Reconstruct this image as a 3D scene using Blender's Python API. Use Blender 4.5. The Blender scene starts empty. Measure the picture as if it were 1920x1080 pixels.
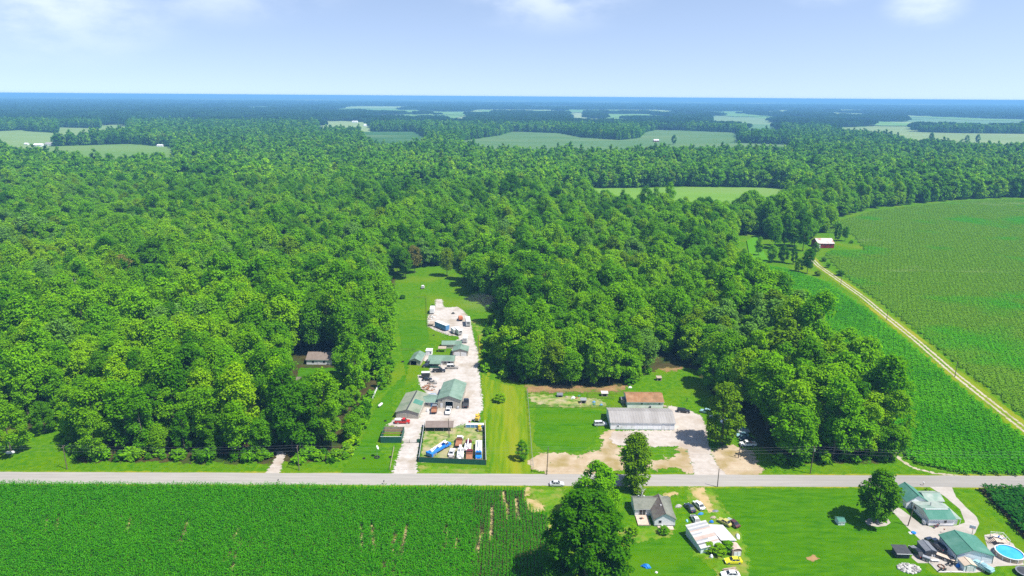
import bpy, bmesh, math, random
import numpy as np
from mathutils import Vector, Matrix, Euler
R = math.radians
sc = bpy.context.scene
col = sc.collection
rng = np.random.default_rng(7)
random.seed(7)

# ------------------------------------------------------------------ camera, sky, sun
CAMH, PITCH, ROLL, FPX = 118.0, R(15.67), R(0.42), 1280.0
cd = bpy.data.cameras.new('camera'); cam = bpy.data.objects.new('camera', cd); col.objects.link(cam)
cd.sensor_width = 36; cd.lens = 24; cd.clip_start = 1; cd.clip_end = 200000
camR = Matrix.Rotation(math.pi/2-PITCH, 3, 'X') @ Matrix.Rotation(ROLL, 3, 'Z')
cam.matrix_world = Matrix.Translation((0, 0, CAMH)) @ camR.to_4x4()
sc.camera = cam
CM = np.array(camR)
SUN_EL, SUN_AZ = R(59), R(116)            # azimuth clockwise from +Y
sd = Vector((math.sin(SUN_AZ)*math.cos(SUN_EL), math.cos(SUN_AZ)*math.cos(SUN_EL), math.sin(SUN_EL)))
sl = bpy.data.lights.new('sun', 'SUN'); sl.energy = 4.7; sl.angle = R(0.53); sl.color = (1, 0.955, 0.88)
so = bpy.data.objects.new('sun', sl); col.objects.link(so)
so.rotation_euler = sd.to_track_quat('Z', 'Y').to_euler()
sc.view_settings.view_transform = 'Standard'; sc.view_settings.look = 'None'
sc.view_settings.gamma = 1; sc.view_settings.exposure = 0.8
sc.view_settings.use_curve_mapping = False
w = bpy.data.worlds.new('World'); sc.world = w; w.use_nodes = True
nt = w.node_tree; nt.nodes.clear()
def N(tree, t, **kw):
    n = tree.nodes.new(t)
    for k, v in kw.items():
        if k.startswith('i_'):
            n.inputs[k[2:].replace('_', ' ')].default_value = v
        else: setattr(n, k, v)
    return n
def L(tree, a, b): tree.links.new(a, b)
def build_world():
    out = N(nt, 'ShaderNodeOutputWorld'); bg = N(nt, 'ShaderNodeBackground'); bg.inputs['Strength'].default_value = 0.12
    sky = N(nt, 'ShaderNodeTexSky', sky_type='NISHITA', sun_disc=False, sun_elevation=SUN_EL, sun_rotation=SUN_AZ,
            altitude=250, air_density=1.0, dust_density=0.25, ozone_density=3.0)
    tc = N(nt, 'ShaderNodeTexCoord')
    up = N(nt, 'ShaderNodeVectorMath', operation='ADD'); up.inputs[1].default_value = (0, 0, .15); L(nt, tc.outputs['Generated'], up.inputs[0])
    nm = N(nt, 'ShaderNodeVectorMath', operation='NORMALIZE'); L(nt, up.outputs[0], nm.inputs[0]); L(nt, nm.outputs[0], sky.inputs[0])
    tint = N(nt, 'ShaderNodeMix', data_type='RGBA', blend_type='MULTIPLY'); tint.inputs[0].default_value = 1; tint.inputs[7].default_value = SKYTINT; L(nt, sky.outputs[0], tint.inputs[6])
    sep = N(nt, 'ShaderNodeSeparateXYZ'); L(nt, tc.outputs['Generated'], sep.inputs[0])
    # three thin wisps of cloud, each a soft region of the sky broken up by noise
    no = N(nt, 'ShaderNodeTexNoise'); no.inputs['Scale'].default_value = 9; no.inputs['Detail'].default_value = 8; no.inputs['Roughness'].default_value = .55
    mp = N(nt, 'ShaderNodeMapping'); mp.inputs['Scale'].default_value = (1, 1, 2.2); L(nt, tc.outputs['Generated'], mp.inputs[0]); L(nt, mp.outputs[0], no.inputs['Vector'])
    rp = N(nt, 'ShaderNodeMapRange', interpolation_type='SMOOTHSTEP'); rp.inputs[1].default_value = .33; rp.inputs[2].default_value = .68; L(nt, no.outputs[0], rp.inputs[0])
    acc = None
    for cpx, cpy, sx, sz in CLOUDS:
        d = camR @ Vector(((cpx-960)/FPX, (540-cpy)/FPX, -1)); d.normalize()
        su = N(nt, 'ShaderNodeVectorMath', operation='SUBTRACT'); su.inputs[1].default_value = d; L(nt, tc.outputs['Generated'], su.inputs[0])
        sv = N(nt, 'ShaderNodeVectorMath', operation='MULTIPLY'); sv.inputs[1].default_value = (1/sx, 1/sx, 1/sz); L(nt, su.outputs[0], sv.inputs[0])
        le = N(nt, 'ShaderNodeVectorMath', operation='LENGTH'); L(nt, sv.outputs[0], le.inputs[0])
        mr = N(nt, 'ShaderNodeMapRange', interpolation_type='SMOOTHSTEP'); mr.inputs[1].default_value = 1; mr.inputs[2].default_value = .1; L(nt, le.outputs['Value'], mr.inputs[0])
        if acc is None: acc = mr.outputs[0]
        else:
            ad = N(nt, 'ShaderNodeMath', operation='MAXIMUM'); L(nt, acc, ad.inputs[0]); L(nt, mr.outputs[0], ad.inputs[1]); acc = ad.outputs[0]
    mu = N(nt, 'ShaderNodeMath', operation='MULTIPLY'); L(nt, rp.outputs[0], mu.inputs[0]); L(nt, acc, mu.inputs[1])
    m2 = N(nt, 'ShaderNodeMath', operation='MULTIPLY'); m2.inputs[1].default_value = .38; L(nt, mu.outputs[0], m2.inputs[0])
    mix = N(nt, 'ShaderNodeMix', data_type='RGBA'); L(nt, m2.outputs[0], mix.inputs[0]); L(nt, tint.outputs[2], mix.inputs[6])
    mix.inputs[7].default_value = (7.0, 7.3, 7.6, 1)
    L(nt, mix.outputs[2], bg.inputs['Color']); L(nt, bg.outputs[0], out.inputs['Surface'])
CLOUDS = [(60, -25, .22, .10), (1030, -20, .16, .065), (1735, 8, .06, .035), (1560, -25, .07, .03), (350, -60, .25, .08)]; SKYTINT = (1.24, 1.04, .95, 1)
build_world()
sc.cycles.use_denoising = False
sc.cycles.max_bounces = 6; sc.cycles.diffuse_bounces = 3; sc.cycles.transparent_max_bounces = 10; sc.cycles.volume_bounces = 0
sc.cycles.caustics_reflective = False; sc.cycles.caustics_refractive = False

# ------------------------------------------------------------------ surveying helpers
def g(px, py, z=0.0):
    """ground point (or point at height z) seen at a pixel of the 1920 x 1080 survey photograph"""
    d = CM @ np.array([(px-960)/FPX, (540-py)/FPX, -1.0]); t = (z-CAMH)/d[2]
    return (float(d[0]*t), float(d[1]*t))
def proj(P):
    v = (np.asarray(P, float)-np.array([0, 0, CAMH])) @ CM
    return np.stack([960+FPX*v[:, 0]/-v[:, 2], 540-FPX*v[:, 1]/-v[:, 2]], 1), -v[:, 2]
CR = {'A': (700, 540, 5.4), 'B': (690, 700, 4.909), 'C': (960, 680, 4.5), 'D': (1140, 680, 4.5), 'E': (1140, 900, 6.0),
      'F': (1560, 890, 5.333), 'G': (1660, 980, 7.385), 'H': (1640, 900, 9.82), 'I': (780, 770, 9.82), 'J': (1360, 400, 6.4), 'K': (470, 620, 3.857)}
def k(c, x, y, z=0.0):
    a = CR[c]; return g(a[0]+x/a[2], a[1]+y/a[2], z)
def inside(P, poly):
    P = np.asarray(P); poly = np.asarray(poly, float); x, y = P[:, 0], P[:, 1]
    res = np.zeros(len(P), bool); j = len(poly)-1
    for i in range(len(poly)):
        xi, yi = poly[i]; xj, yj = poly[j]
        if yi != yj:
            c = ((yi > y) != (yj > y)) & (x < (xj-xi)*(y-yi)/(yj-yi)+xi); res ^= c
        j = i
    return res
def segdist(P, pts, closed=False):
    P = np.asarray(P, float); best = np.full(len(P), 1e18); n = len(pts)
    for i in range(n if closed else n-1):
        a = np.array(pts[i], float); b = np.array(pts[(i+1) % n], float); ab = b-a
        t = np.clip(((P-a)@ab)/max(ab@ab, 1e-9), 0, 1)
        d = P-a-t[:, None]*ab; best = np.minimum(best, (d*d).sum(1))
    return np.sqrt(best)
def gp(pts): return [g(*p) for p in pts]

# ------------------------------------------------------------------ tagging, meshes
def tag(o, label=None, cat=None, group=None, kind=None):
    if label: o['label'] = label
    if cat: o['category'] = cat
    if group: o['group'] = group
    if kind: o['kind'] = kind
    return o
def empty(name, label, cat, loc=(0, 0, 0), yaw=0, group=None):
    o = bpy.data.objects.new(name, None); col.objects.link(o); o.location = loc; o.rotation_euler = (0, 0, yaw)
    o.empty_display_size = .2
    return tag(o, label, cat, group)
def link(name, me, parent=None, mats=None):
    o = bpy.data.objects.new(name, me); col.objects.link(o)
    if parent: o.parent = parent
    for m in (mats or []): me.materials.append(m)
    return o
def bobj(name, bm, mat, parent=None):
    me = bpy.data.meshes.new(name); bmesh.ops.recalc_face_normals(bm, faces=bm.faces); bm.to_mesh(me); bm.free()
    return link(name, me, parent, mat if isinstance(mat, list) else [mat])
def npmesh(name, V, F, mats, smooth=False):
    """V (n,3); F (m,4) or (m,3)"""
    V = np.asarray(V, np.float32); F = np.asarray(F, np.int32); me = bpy.data.meshes.new(name); q = F.shape[1]
    me.vertices.add(len(V)); me.vertices.foreach_set('co', V.ravel())
    me.loops.add(F.size); me.loops.foreach_set('vertex_index', F.ravel())
    me.polygons.add(len(F)); me.polygons.foreach_set('loop_start', np.arange(len(F), dtype=np.int32)*q)
    me.update(calc_edges=True)
    if not smooth: me.polygons.foreach_set('use_smooth', np.zeros(len(F), bool))
    for m in mats: me.materials.append(m)
    return me
def box(bm, cx, cy, cz, sx, sy, sz, rz=0, ry=0, bev=0, rx=0):
    m = Matrix.Translation((cx, cy, cz)) @ Euler((rx, ry, rz)).to_matrix().to_4x4() @ Matrix.Diagonal((sx, sy, sz, 1))
    r = bmesh.ops.create_cube(bm, size=1, matrix=m)
    if bev:
        es = list({e for v in r['verts'] for e in v.link_edges})
        bmesh.ops.bevel(bm, geom=es, offset=bev, segments=1, affect='EDGES')
def tube(bm, a, b, ra, rb=None, seg=8):
    a, b = Vector(a), Vector(b); rb = ra if rb is None else rb; d = b-a
    m = Matrix.Translation((a+b)/2) @ d.to_track_quat('Z', 'Y').to_matrix().to_4x4()
    bmesh.ops.create_cone(bm, cap_ends=True, segments=seg, radius1=ra, radius2=rb, depth=d.length, matrix=m)
def poly(bm, pts):
    vs = [bm.verts.new(p) for p in pts]; return bm.faces.new(vs)
def slab(bm, c, t):
    """c: four or more corners of the top face, t: thickness downwards"""
    top = [bm.verts.new(p) for p in c]; bot = [bm.verts.new((p[0], p[1], p[2]-t)) for p in c]
    bm.faces.new(top); bm.faces.new(bot[::-1]); n = len(c)
    for i in range(n): bm.faces.new((top[i], bot[i], bot[(i+1) % n], top[(i+1) % n]))
def blob(bm, c, r, sub=2, jit=.15, sq=(1, 1, 1)):
    q = bmesh.ops.create_icosphere(bm, subdivisions=sub, radius=1)
    for v in q['verts']:
        f = 1+random.uniform(-jit, jit); v.co = Vector((c[0]+v.co.x*r*sq[0]*f, c[1]+v.co.y*r*sq[1]*f, c[2]+v.co.z*r*sq[2]*f))

# ------------------------------------------------------------------ materials
MATS = {}
def mat(name, c1, c2=None, scale=1.0, rough=.7, metal=0, spec=.3, c3=None, scale3=.08, lo=.35, hi=.65, coat=0, world=False, bump=0, stretch=None):
    if name in MATS: return MATS[name]
    m = bpy.data.materials.new(name); MATS[name] = m; m.use_nodes = True; t = m.node_tree
    b = t.nodes['Principled BSDF']; b.inputs['Roughness'].default_value = rough; b.inputs['Metallic'].default_value = metal
    b.inputs['Specular IOR Level'].default_value = spec; b.inputs['Coat Weight'].default_value = coat
    b.inputs['Base Color'].default_value = (*c1, 1)
    if c2 is not None:
        if world: src = N(t, 'ShaderNodeNewGeometry').outputs['Position']
        else: src = N(t, 'ShaderNodeTexCoord').outputs['Object']
        if stretch:
            mp = N(t, 'ShaderNodeMapping'); mp.inputs['Scale'].default_value = stretch; L(t, src, mp.inputs[0]); src = mp.outputs[0]
        n = N(t, 'ShaderNodeTexNoise'); n.inputs['Scale'].default_value = scale; n.inputs['Detail'].default_value = 8; n.inputs['Roughness'].default_value = .62
        L(t, src, n.inputs['Vector'])
        r = N(t, 'ShaderNodeMapRange'); r.inputs[1].default_value = lo; r.inputs[2].default_value = hi; L(t, n.outputs[0], r.inputs[0])
        mx = N(t, 'ShaderNodeMix', data_type='RGBA'); mx.inputs[6].default_value = (*c1, 1); mx.inputs[7].default_value = (*c2, 1)
        L(t, r.outputs[0], mx.inputs[0]); out = mx.outputs[2]
        if c3 is not None:
            n2 = N(t, 'ShaderNodeTexNoise'); n2.inputs['Scale'].default_value = scale3; n2.inputs['Detail'].default_value = 5; L(t, src, n2.inputs['Vector'])
            r2 = N(t, 'ShaderNodeMapRange'); r2.inputs[1].default_value = .48; r2.inputs[2].default_value = .68; L(t, n2.outputs[0], r2.inputs[0])
            m3 = N(t, 'ShaderNodeMix', data_type='RGBA'); m3.inputs[7].default_value = (*c3, 1); L(t, out, m3.inputs[6]); L(t, r2.outputs[0], m3.inputs[0]); out = m3.outputs[2]
        L(t, out, b.inputs['Base Color'])
        if bump:
            bp = N(t, 'ShaderNodeBump'); bp.inputs['Strength'].default_value = 1; bp.inputs['Distance'].default_value = bump
            L(t, n.outputs[0], bp.inputs['Height']); L(t, bp.outputs[0], b.inputs['Normal'])
    return m
def ragged(m, k1=1.3, nscale=.9):
    """make the rim of a ground sheet break up: vertex attribute 'edge' runs 0..1 across its border"""
    t = m.node_tree; b = t.nodes['Principled BSDF']; o = t.nodes['Material Output']
    a = N(t, 'ShaderNodeAttribute', attribute_name='edge'); geo = N(t, 'ShaderNodeNewGeometry')
    n = N(t, 'ShaderNodeTexNoise'); n.inputs['Scale'].default_value = nscale; n.inputs['Detail'].default_value = 7; n.inputs['Roughness'].default_value = .68
    L(t, geo.outputs['Position'], n.inputs['Vector'])
    s = N(t, 'ShaderNodeMath', operation='MULTIPLY_ADD'); L(t, n.outputs[0], s.inputs[0]); s.inputs[1].default_value = k1*2; s.inputs[2].default_value = -k1
    ad = N(t, 'ShaderNodeMath', operation='ADD'); L(t, a.outputs['Fac'], ad.inputs[0]); L(t, s.outputs[0], ad.inputs[1])
    r = N(t, 'ShaderNodeMapRange', interpolation_type='SMOOTHSTEP'); r.inputs[1].default_value = .485; r.inputs[2].default_value = .515; L(t, ad.outputs[0], r.inputs[0])
    tr = N(t, 'ShaderNodeBsdfTransparent'); mx = N(t, 'ShaderNodeMixShader')
    L(t, r.outputs[0], mx.inputs[0]); L(t, tr.outputs[0], mx.inputs[1]); L(t, b.outputs[0], mx.inputs[2]); L(t, mx.outputs[0], o.inputs['Surface'])
    return m
def leafmat(name, cols, transl=.3, patch=None, streak=None, vr=(.74, 1.28)):
    m = bpy.data.materials.new(name); m.use_nodes = True; t = m.node_tree; t.nodes.clear()
    o = N(t, 'ShaderNodeOutputMaterial'); oi = N(t, 'ShaderNodeObjectInfo'); ge = N(t, 'ShaderNodeNewGeometry')
    rp = N(t, 'ShaderNodeValToRGB'); e = rp.color_ramp.elements
    while len(e) < len(cols): e.new(.5)
    for i, c in enumerate(cols): e[i].position = i/(len(cols)-1); e[i].color = (*c, 1)
    L(t, oi.outputs['Random'], rp.inputs[0]); src = rp.outputs[0]
    if patch:
        n = N(t, 'ShaderNodeTexNoise'); n.inputs['Scale'].default_value = patch[0]; n.inputs['Detail'].default_value = 4; L(t, ge.outputs['Position'], n.inputs['Vector'])
        r = N(t, 'ShaderNodeMapRange'); r.inputs[1].default_value = patch[2]; r.inputs[2].default_value = patch[3]; L(t, n.outputs[0], r.inputs[0])
        mm = N(t, 'ShaderNodeMix', data_type='RGBA'); L(t, r.outputs[0], mm.inputs[0]); L(t, src, mm.inputs[6]); mm.inputs[7].default_value = (*patch[1], 1); src = mm.outputs[2]
    if streak:
        mp = N(t, 'ShaderNodeMapping'); mp.inputs['Rotation'].default_value = (0, 0, streak[4]); mp.inputs['Scale'].default_value = streak[5]; L(t, ge.outputs['Position'], mp.inputs[0])
        n = N(t, 'ShaderNodeTexNoise'); n.inputs['Scale'].default_value = streak[0]; n.inputs['Detail'].default_value = 6; L(t, mp.outputs[0], n.inputs['Vector'])
        r = N(t, 'ShaderNodeMapRange'); r.inputs[1].default_value = streak[2]; r.inputs[2].default_value = streak[3]; L(t, n.outputs[0], r.inputs[0])
        mm = N(t, 'ShaderNodeMix', data_type='RGBA'); L(t, r.outputs[0], mm.inputs[0]); L(t, src, mm.inputs[6]); mm.inputs[7].default_value = (*streak[1], 1); src = mm.outputs[2]
    hv = N(t, 'ShaderNodeHueSaturation'); L(t, src, hv.inputs['Color'])
    mr = N(t, 'ShaderNodeMapRange'); mr.inputs[3].default_value = vr[0]; mr.inputs[4].default_value = vr[1]; L(t, ge.outputs['Random Per Island'], mr.inputs[0]); L(t, mr.outputs[0], hv.inputs['Value'])
    d = N(t, 'ShaderNodeBsdfDiffuse'); tl = N(t, 'ShaderNodeBsdfTranslucent'); mx = N(t, 'ShaderNodeMixShader'); mx.inputs[0].default_value = transl
    L(t, hv.outputs[0], d.inputs[0]); L(t, hv.outputs[0], tl.inputs[0]); L(t, d.outputs[0], mx.inputs[1]); L(t, tl.outputs[0], mx.inputs[2]); L(t, mx.outputs[0], o.inputs['Surface'])
    MATS[name] = m; return m

def stripes(m, ang, period, dark, distort=1.5):
    t = m.node_tree; bs = t.nodes['Principled BSDF']; lk = bs.inputs['Base Color'].links[0]; src = lk.from_socket
    ge = N(t, 'ShaderNodeNewGeometry'); mp = N(t, 'ShaderNodeMapping'); mp.inputs['Rotation'].default_value = (0, 0, ang); L(t, ge.outputs['Position'], mp.inputs[0])
    wv = N(t, 'ShaderNodeTexWave', bands_direction='X'); wv.inputs['Scale'].default_value = .314/period*10/10; wv.inputs['Distortion'].default_value = distort; wv.inputs['Detail'].default_value = 3; wv.inputs['Detail Scale'].default_value = .4; L(t, mp.outputs[0], wv.inputs['Vector'])
    r = N(t, 'ShaderNodeMapRange'); r.inputs[3].default_value = dark; r.inputs[4].default_value = 1; L(t, wv.outputs['Fac'], r.inputs[0])
    hv = N(t, 'ShaderNodeHueSaturation'); L(t, src, hv.inputs['Color']); L(t, r.outputs[0], hv.inputs['Value']); L(t, hv.outputs[0], bs.inputs['Base Color'])
GRASS = (.055, .25, .004)
M_ground = mat('meadow grass', (0.036, 0.131, 0.001), (0.090, 0.194, 0.001), .5, .95, spec=0, c3=(0.108, 0.180, 0.003), scale3=.035, world=True)
M_road = mat('pale chip seal', (.29, .272, .247), (.33, .312, .28), .8, .95, spec=0, c3=(.245, .232, .212), scale3=.06, world=True, stretch=(.12, 1, 1))
M_gravel = ragged(mat('white crushed stone', (.37, .335, .295), (.47, .435, .405), .45, .95, spec=0, c3=(.31, .265, .21), scale3=.14, world=True))
M_gravel2 = ragged(mat('pale gravel', (0.361, 0.316, 0.271), (0.435, 0.394, 0.353), .5, .95, spec=0, c3=(0.320, 0.262, 0.205), scale3=.1, world=True))
M_dirt = ragged(mat('bare sandy earth', (0.340, 0.255, 0.162), (0.416, 0.340, 0.238), .25, .95, spec=0, c3=(0.255, 0.196, 0.076), scale3=.13, world=True), 1.5, .35)
M_drydirt = ragged(mat('brown leaf litter', (.20, .12, .055), (.32, .20, .09), .3, .95, spec=.05, c3=(.10, .13, .02), scale3=.15, world=True), 1.5, .4)
M_lot = ragged(mat('trampled weedy lot', (.065, .17, .008), (.30, .28, .11), .42, .95, spec=0, c3=(.34, .29, .18), scale3=.2, world=True, lo=.38, hi=.62), .9, .5)
M_weeds = ragged(mat('rank weeds', (.055, .17, .004), (.13, .22, .012), .4, .95, spec=0, c3=(.22, .22, .05), scale3=.22, world=True), 1.2, .5)
M_mown = ragged(mat('mown yellow green strip', (.065, .165, .002), (.165, .225, .004), .38, .95, spec=0, c3=(.24, .24, .015), scale3=.06, world=True, stretch=(1.4, .12, 1)), 1.0, .4)
M_lawn = ragged(mat('lawn', (0.025, 0.115, 0.001), (0.068, 0.183, 0.001), .55, .95, spec=0, c3=(0.064, 0.162, 0.001), scale3=.07, lo=.3, hi=.7, stretch=(.3, 1.3, 1), world=True), .5, .4)
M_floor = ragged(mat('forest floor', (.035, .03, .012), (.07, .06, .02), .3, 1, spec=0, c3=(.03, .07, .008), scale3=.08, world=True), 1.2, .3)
M_conc = ragged(mat('pale concrete', (0.344, 0.312, 0.272), (0.400, 0.368, 0.328), .6, .9, spec=.15, c3=(0.304, 0.272, 0.232), scale3=.13, world=True), .35, .8)
M_soil = mat('shade-dark field soil', (.06, .06, .02), (.10, .085, .035), .6, 1, spec=0, world=True)  # darkened for the shade under the corn, the bare soil is tan
M_tansoil = ragged(mat('bare tan soil', (0.357, 0.264, 0.119), (0.425, 0.323, 0.170), .8, 1, spec=0, c3=(0.170, 0.204, 0.025), scale3=.4, world=True), 1.2, .8)
M_lane = ragged(mat('farm lane stone', (0.354, 0.306, 0.224), (0.422, 0.374, 0.292), .6, 1, spec=0, c3=(0.272, 0.245, 0.136), scale3=.1, world=True), .9, .6)

stripes(M_lawn, R(24), 3.1, .96, 5); stripes(M_mown, R(2), 2.4, .94, 3); stripes(M_road, R(90)-.0065, 1.7, .94, .8)
# ------------------------------------------------------------------ ground
def ground():
    xs = np.r_[-48000, -20000, -8000, -3000, np.arange(-1500, 1501, 100), 3000, 8000, 20000, 48000].astype(float)
    ys = np.r_[-3000, -1000, np.arange(-200, 1501, 100), 2000, 3000, 5000, 9000, 20000, 48000].astype(float)
    X, Y = np.meshgrid(xs, ys); V = np.stack([X.ravel(), Y.ravel(), 0*X.ravel()], 1); nx = len(xs)
    i, j = np.meshgrid(np.arange(nx-1), np.arange(len(ys)-1)); a = (j*nx+i).ravel()
    F = np.stack([a, a+1, a+nx+1, a+nx], 1)
    o = link('ground', npmesh('ground', V, F, [M_ground])); tag(o, 'bright green grass ground reaching the horizon', 'ground', kind='structure')
ground()
def vnoise(x, y, s):
    """cheap smooth value noise"""
    x = np.asarray(x)/s; y = np.asarray(y)/s; xi = np.floor(x).astype(np.int64); yi = np.floor(y).astype(np.int64); fx = x-xi; fy = y-yi
    fx = fx*fx*(3-2*fx); fy = fy*fy*(3-2*fy)
    def h(a, b): v = np.sin(a*127.1+b*311.7+s*17.3)*43758.5453; return v-np.floor(v)
    return (h(xi, yi)*(1-fx)+h(xi+1, yi)*fx)*(1-fy)+(h(xi, yi+1)*(1-fx)+h(xi+1, yi+1)*fx)*fy
SHEETS = []
def sheet(name, polys, m, z, label, cat, cell=.8, wdt=1.0, lines=None, lw=.4, kind='structure', world=False):
    """ground sheet from outlines (survey pixels) and/or lines of half width lw"""
    W = [p if world else gp(p) for p in (polys or [])]; LN = [p if world else gp(p) for p in (lines or [])]
    al = np.array([q for p in W+LN for q in p]); pad = wdt+(lw if LN else 0)
    x0, y0 = al.min(0)-pad; x1, y1 = al.max(0)+pad
    xs = np.arange(x0, x1+cell, cell); ys = np.arange(y0, y1+cell, cell); X, Y = np.meshgrid(xs, ys); P = np.stack([X.ravel(), Y.ravel()], 1)
    sdm = np.full(len(P), -1e9)
    for p in W:
        d = segdist(P, p, True); s = np.where(inside(P, p), d, -d); sdm = np.maximum(sdm, s)
    for p in LN: sdm = np.maximum(sdm, lw-segdist(P, p))
    e = np.clip((sdm+wdt)/(2*wdt), 0, 1); nx = len(xs)
    i, j = np.meshgrid(np.arange(nx-1), np.arange(len(ys)-1)); a = (j*nx+i).ravel(); F = np.stack([a, a+1, a+nx+1, a+nx], 1)
    F = F[(e[F] > 0).any(1)]; used = np.unique(F); mp = np.zeros(len(P), int); mp[used] = np.arange(len(used)); F = mp[F]
    SHEETS.append(name); z += .0009*len(SHEETS); V = np.c_[P[used], np.full(len(used), z)]
    me = npmesh(name, V, F, [m]); at = me.attributes.new('edge', 'FLOAT', 'POINT'); at.data.foreach_set('value', e[used].astype(np.float32))
    return tag(link(name, me), label, cat, kind=kind)

# road, slightly rotated against the view
RS = .0065
def road_y(x, n): return (197.0 if n else 190.4)+RS*x
def road():
    bm = bmesh.new(); xs = np.r_[-3000, -1200, np.arange(-600, 601, 6), 1200, 3000].astype(float)
    rows = []
    for x in xs:
        jn = random.uniform(-.12, .12); js = random.uniform(-.12, .12)
        rows.append([bm.verts.new((x, road_y(x, 0)+js-.25, .0)), bm.verts.new((x, road_y(x, 0)+js, .05)), bm.verts.new((x, (road_y(x, 0)+road_y(x, 1))/2, .09)), bm.verts.new((x, road_y(x, 1)+jn, .05)), bm.verts.new((x, road_y(x, 1)+jn+.25, .0))])
    for a, b in zip(rows, rows[1:]):
        for q in range(4): bm.faces.new((a[q], b[q], b[q+1], a[q+1]))
    o = bobj('road', bm, M_road); tag(o, 'pale grey country road running straight across the picture', 'road', kind='structure')
road()
sheet('road_shoulder', None, M_mown, .016, 'dry yellowish grass shoulder along both edges of the road', 'road shoulder', .45, .6, lines=[[(-300, road_y(-300, 1)+.5), (300, road_y(300, 1)+.5)], [(-300, road_y(-300, 0)-.6), (300, road_y(300, 0)-.6)]], lw=.45, world=True)
YARD = [(733, 893), (742, 868), (756, 830), (755, 802), (726, 797), (742, 783), (786, 783), (790, 770), (800, 748), (800, 735), (790, 728), (785, 712), (783, 703), (806, 704), (806, 690), (800, 680), (790, 672), (794, 664),
        (828, 668), (846, 666), (850, 640), (862, 636), (858, 630), (842, 629), (815, 619), (803, 612), (802, 595), (806, 585), (816, 574), (817, 561), (829, 561), (831, 575), (840, 577), (858, 575), (868, 582), (880, 596), (884, 611),
        (889, 640), (896, 660), (897, 690), (901, 722), (904, 750), (906, 768), (899, 776), (890, 787), (872, 794), (848, 802), (790, 801), (787, 830), (781, 866), (783, 893)]
sheet('gravel_yard', [YARD], M_gravel, .035, 'white crushed stone yard and drive of the salvage business', 'gravel yard', .7, 1.1)
LOT = [(788, 868), (797, 803), (846, 802), (874, 796), (906, 797), (911, 868), (840, 864)]
sheet('fenced_lot', [LOT], M_lot, .02, 'weedy trampled ground inside the green metal fence', 'lot', .7, 1.0)
PAD = [(1303, 897), (1297, 869), (1288, 843), (1273, 836), (1207, 839), (1153, 834), (1143, 822), (1150, 808), (1200, 807), (1264, 807), (1264, 791), (1255, 769), (1251, 761), (1264, 762), (1293, 770), (1315, 780), (1324, 802), (1329, 835), (1334, 852), (1345, 873), (1370, 897)]
sheet('barn_gravel_pad', [PAD], M_gravel2, .04, 'pale gravel pad and drive in front of the long white metal building', 'gravel drive', .7, .9)
DIRT = [[(989, 864), (1015, 850), (1060, 850), (1084, 856), (1107, 848), (1124, 846), (1130, 826), (1126, 812), (1150, 805), (1163, 838), (1166, 866), (1195, 872), (1150, 885), (1080, 893), (1033, 893), (1022, 884), (1000, 880)],
        [(1200, 866), (1245, 862), (1278, 850), (1264, 840), (1290, 838), (1298, 868), (1306, 892), (1290, 888), (1262, 876), (1240, 880), (1205, 880)],
        [(1334, 852), (1353, 837), (1373, 834), (1407, 845), (1418, 864), (1431, 884), (1411, 893), (1369, 893), (1346, 873)]]
sheet('dirt_patch', DIRT, M_dirt, .025, 'bare sandy earth between the road and the long white metal building', 'bare ground', .8, 1.8)
PEN = [[(991, 738), (1060, 742), (1125, 748), (1138, 760), (1060, 765), (1010, 758), (995, 752)]]
sheet('pen_ground', PEN, M_lot, .02, 'worn grass and dirt inside the fenced animal pen', 'pen ground', .9, 2.5)
EDGED = [[(985, 722), (1010, 716), (1110, 724), (1180, 722), (1172, 733), (1040, 737), (990, 735)], [(1232, 688), (1252, 680), (1280, 682), (1275, 692), (1248, 698)]]
sheet('leaf_litter', EDGED, M_drydirt, .02, 'brown leaf litter and bare dirt at the foot of the right wood', 'leaf litter', .9, 1.8)
MOWN = [[(904, 700), (922, 712), (950, 722), (984, 728), (990, 765), (998, 830), (1003, 882), (975, 893), (918, 893), (912, 845), (906, 790)], [(894, 615), (900, 690), (920, 708), (912, 660), (905, 620)]]
sheet('mown_strip', MOWN, M_mown, .015, 'yellow green mown strip between the salvage yard and the chain fence', 'mown strip', 1.0, 1.6)
LAWN = [[(1340, 918), (1690, 914), (1715, 960), (1740, 1075), (1920, 1110), (1400, 1120), (1398, 1050), (1385, 990)], [(1190, 1000), (1290, 985), (1300, 1040), (1400, 1120), (1180, 1120), (1175, 1040)], [(640, 888), (690, 805), (705, 760), (760, 700), (752, 640), (745, 600), (800, 600), (806, 640), (770, 660), (760, 720), (735, 740), (735, 790), (705, 830), (738, 888)],
        [(1006, 760), (1130, 770), (1110, 835), (1080, 850), (1020, 845), (1000, 830)]]
sheet('lawn', LAWN, M_lawn, .012, 'bright green mown lawn around the houses and yards', 'lawn', 1.2, 2.5)
WEED = [[(1286, 916), (1335, 916), (1350, 945), (1375, 975), (1392, 1005), (1402, 1050), (1405, 1085), (1340, 1085), (1345, 1050), (1300, 1040), (1292, 1000), (1300, 960)], [(1160, 990), (1180, 985), (1265, 992), (1262, 1002), (1200, 1016), (1170, 1010)],
        [(985, 917), (1060, 918), (1050, 960), (1030, 960)], [(785, 872), (908, 878), (908, 890), (785, 888)], [(880, 600), (930, 600), (936, 650), (925, 700), (905, 640)]]
sheet('weeds', WEED, M_weeds, .018, 'rank yellow green weeds around the junk yard and field edges', 'weeds', .9, 1.8)
sheet('dirt_drive', [[(1291, 914), (1322, 914), (1326, 930), (1335, 945), (1342, 958), (1330, 962), (1318, 945), (1300, 930)], [(1240, 925), (1268, 922), (1270, 928), (1246, 932)]], M_tansoil, .03, 'worn tan dirt drive leading from the road to the junk cars', 'dirt drive', .6, .9)
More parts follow.
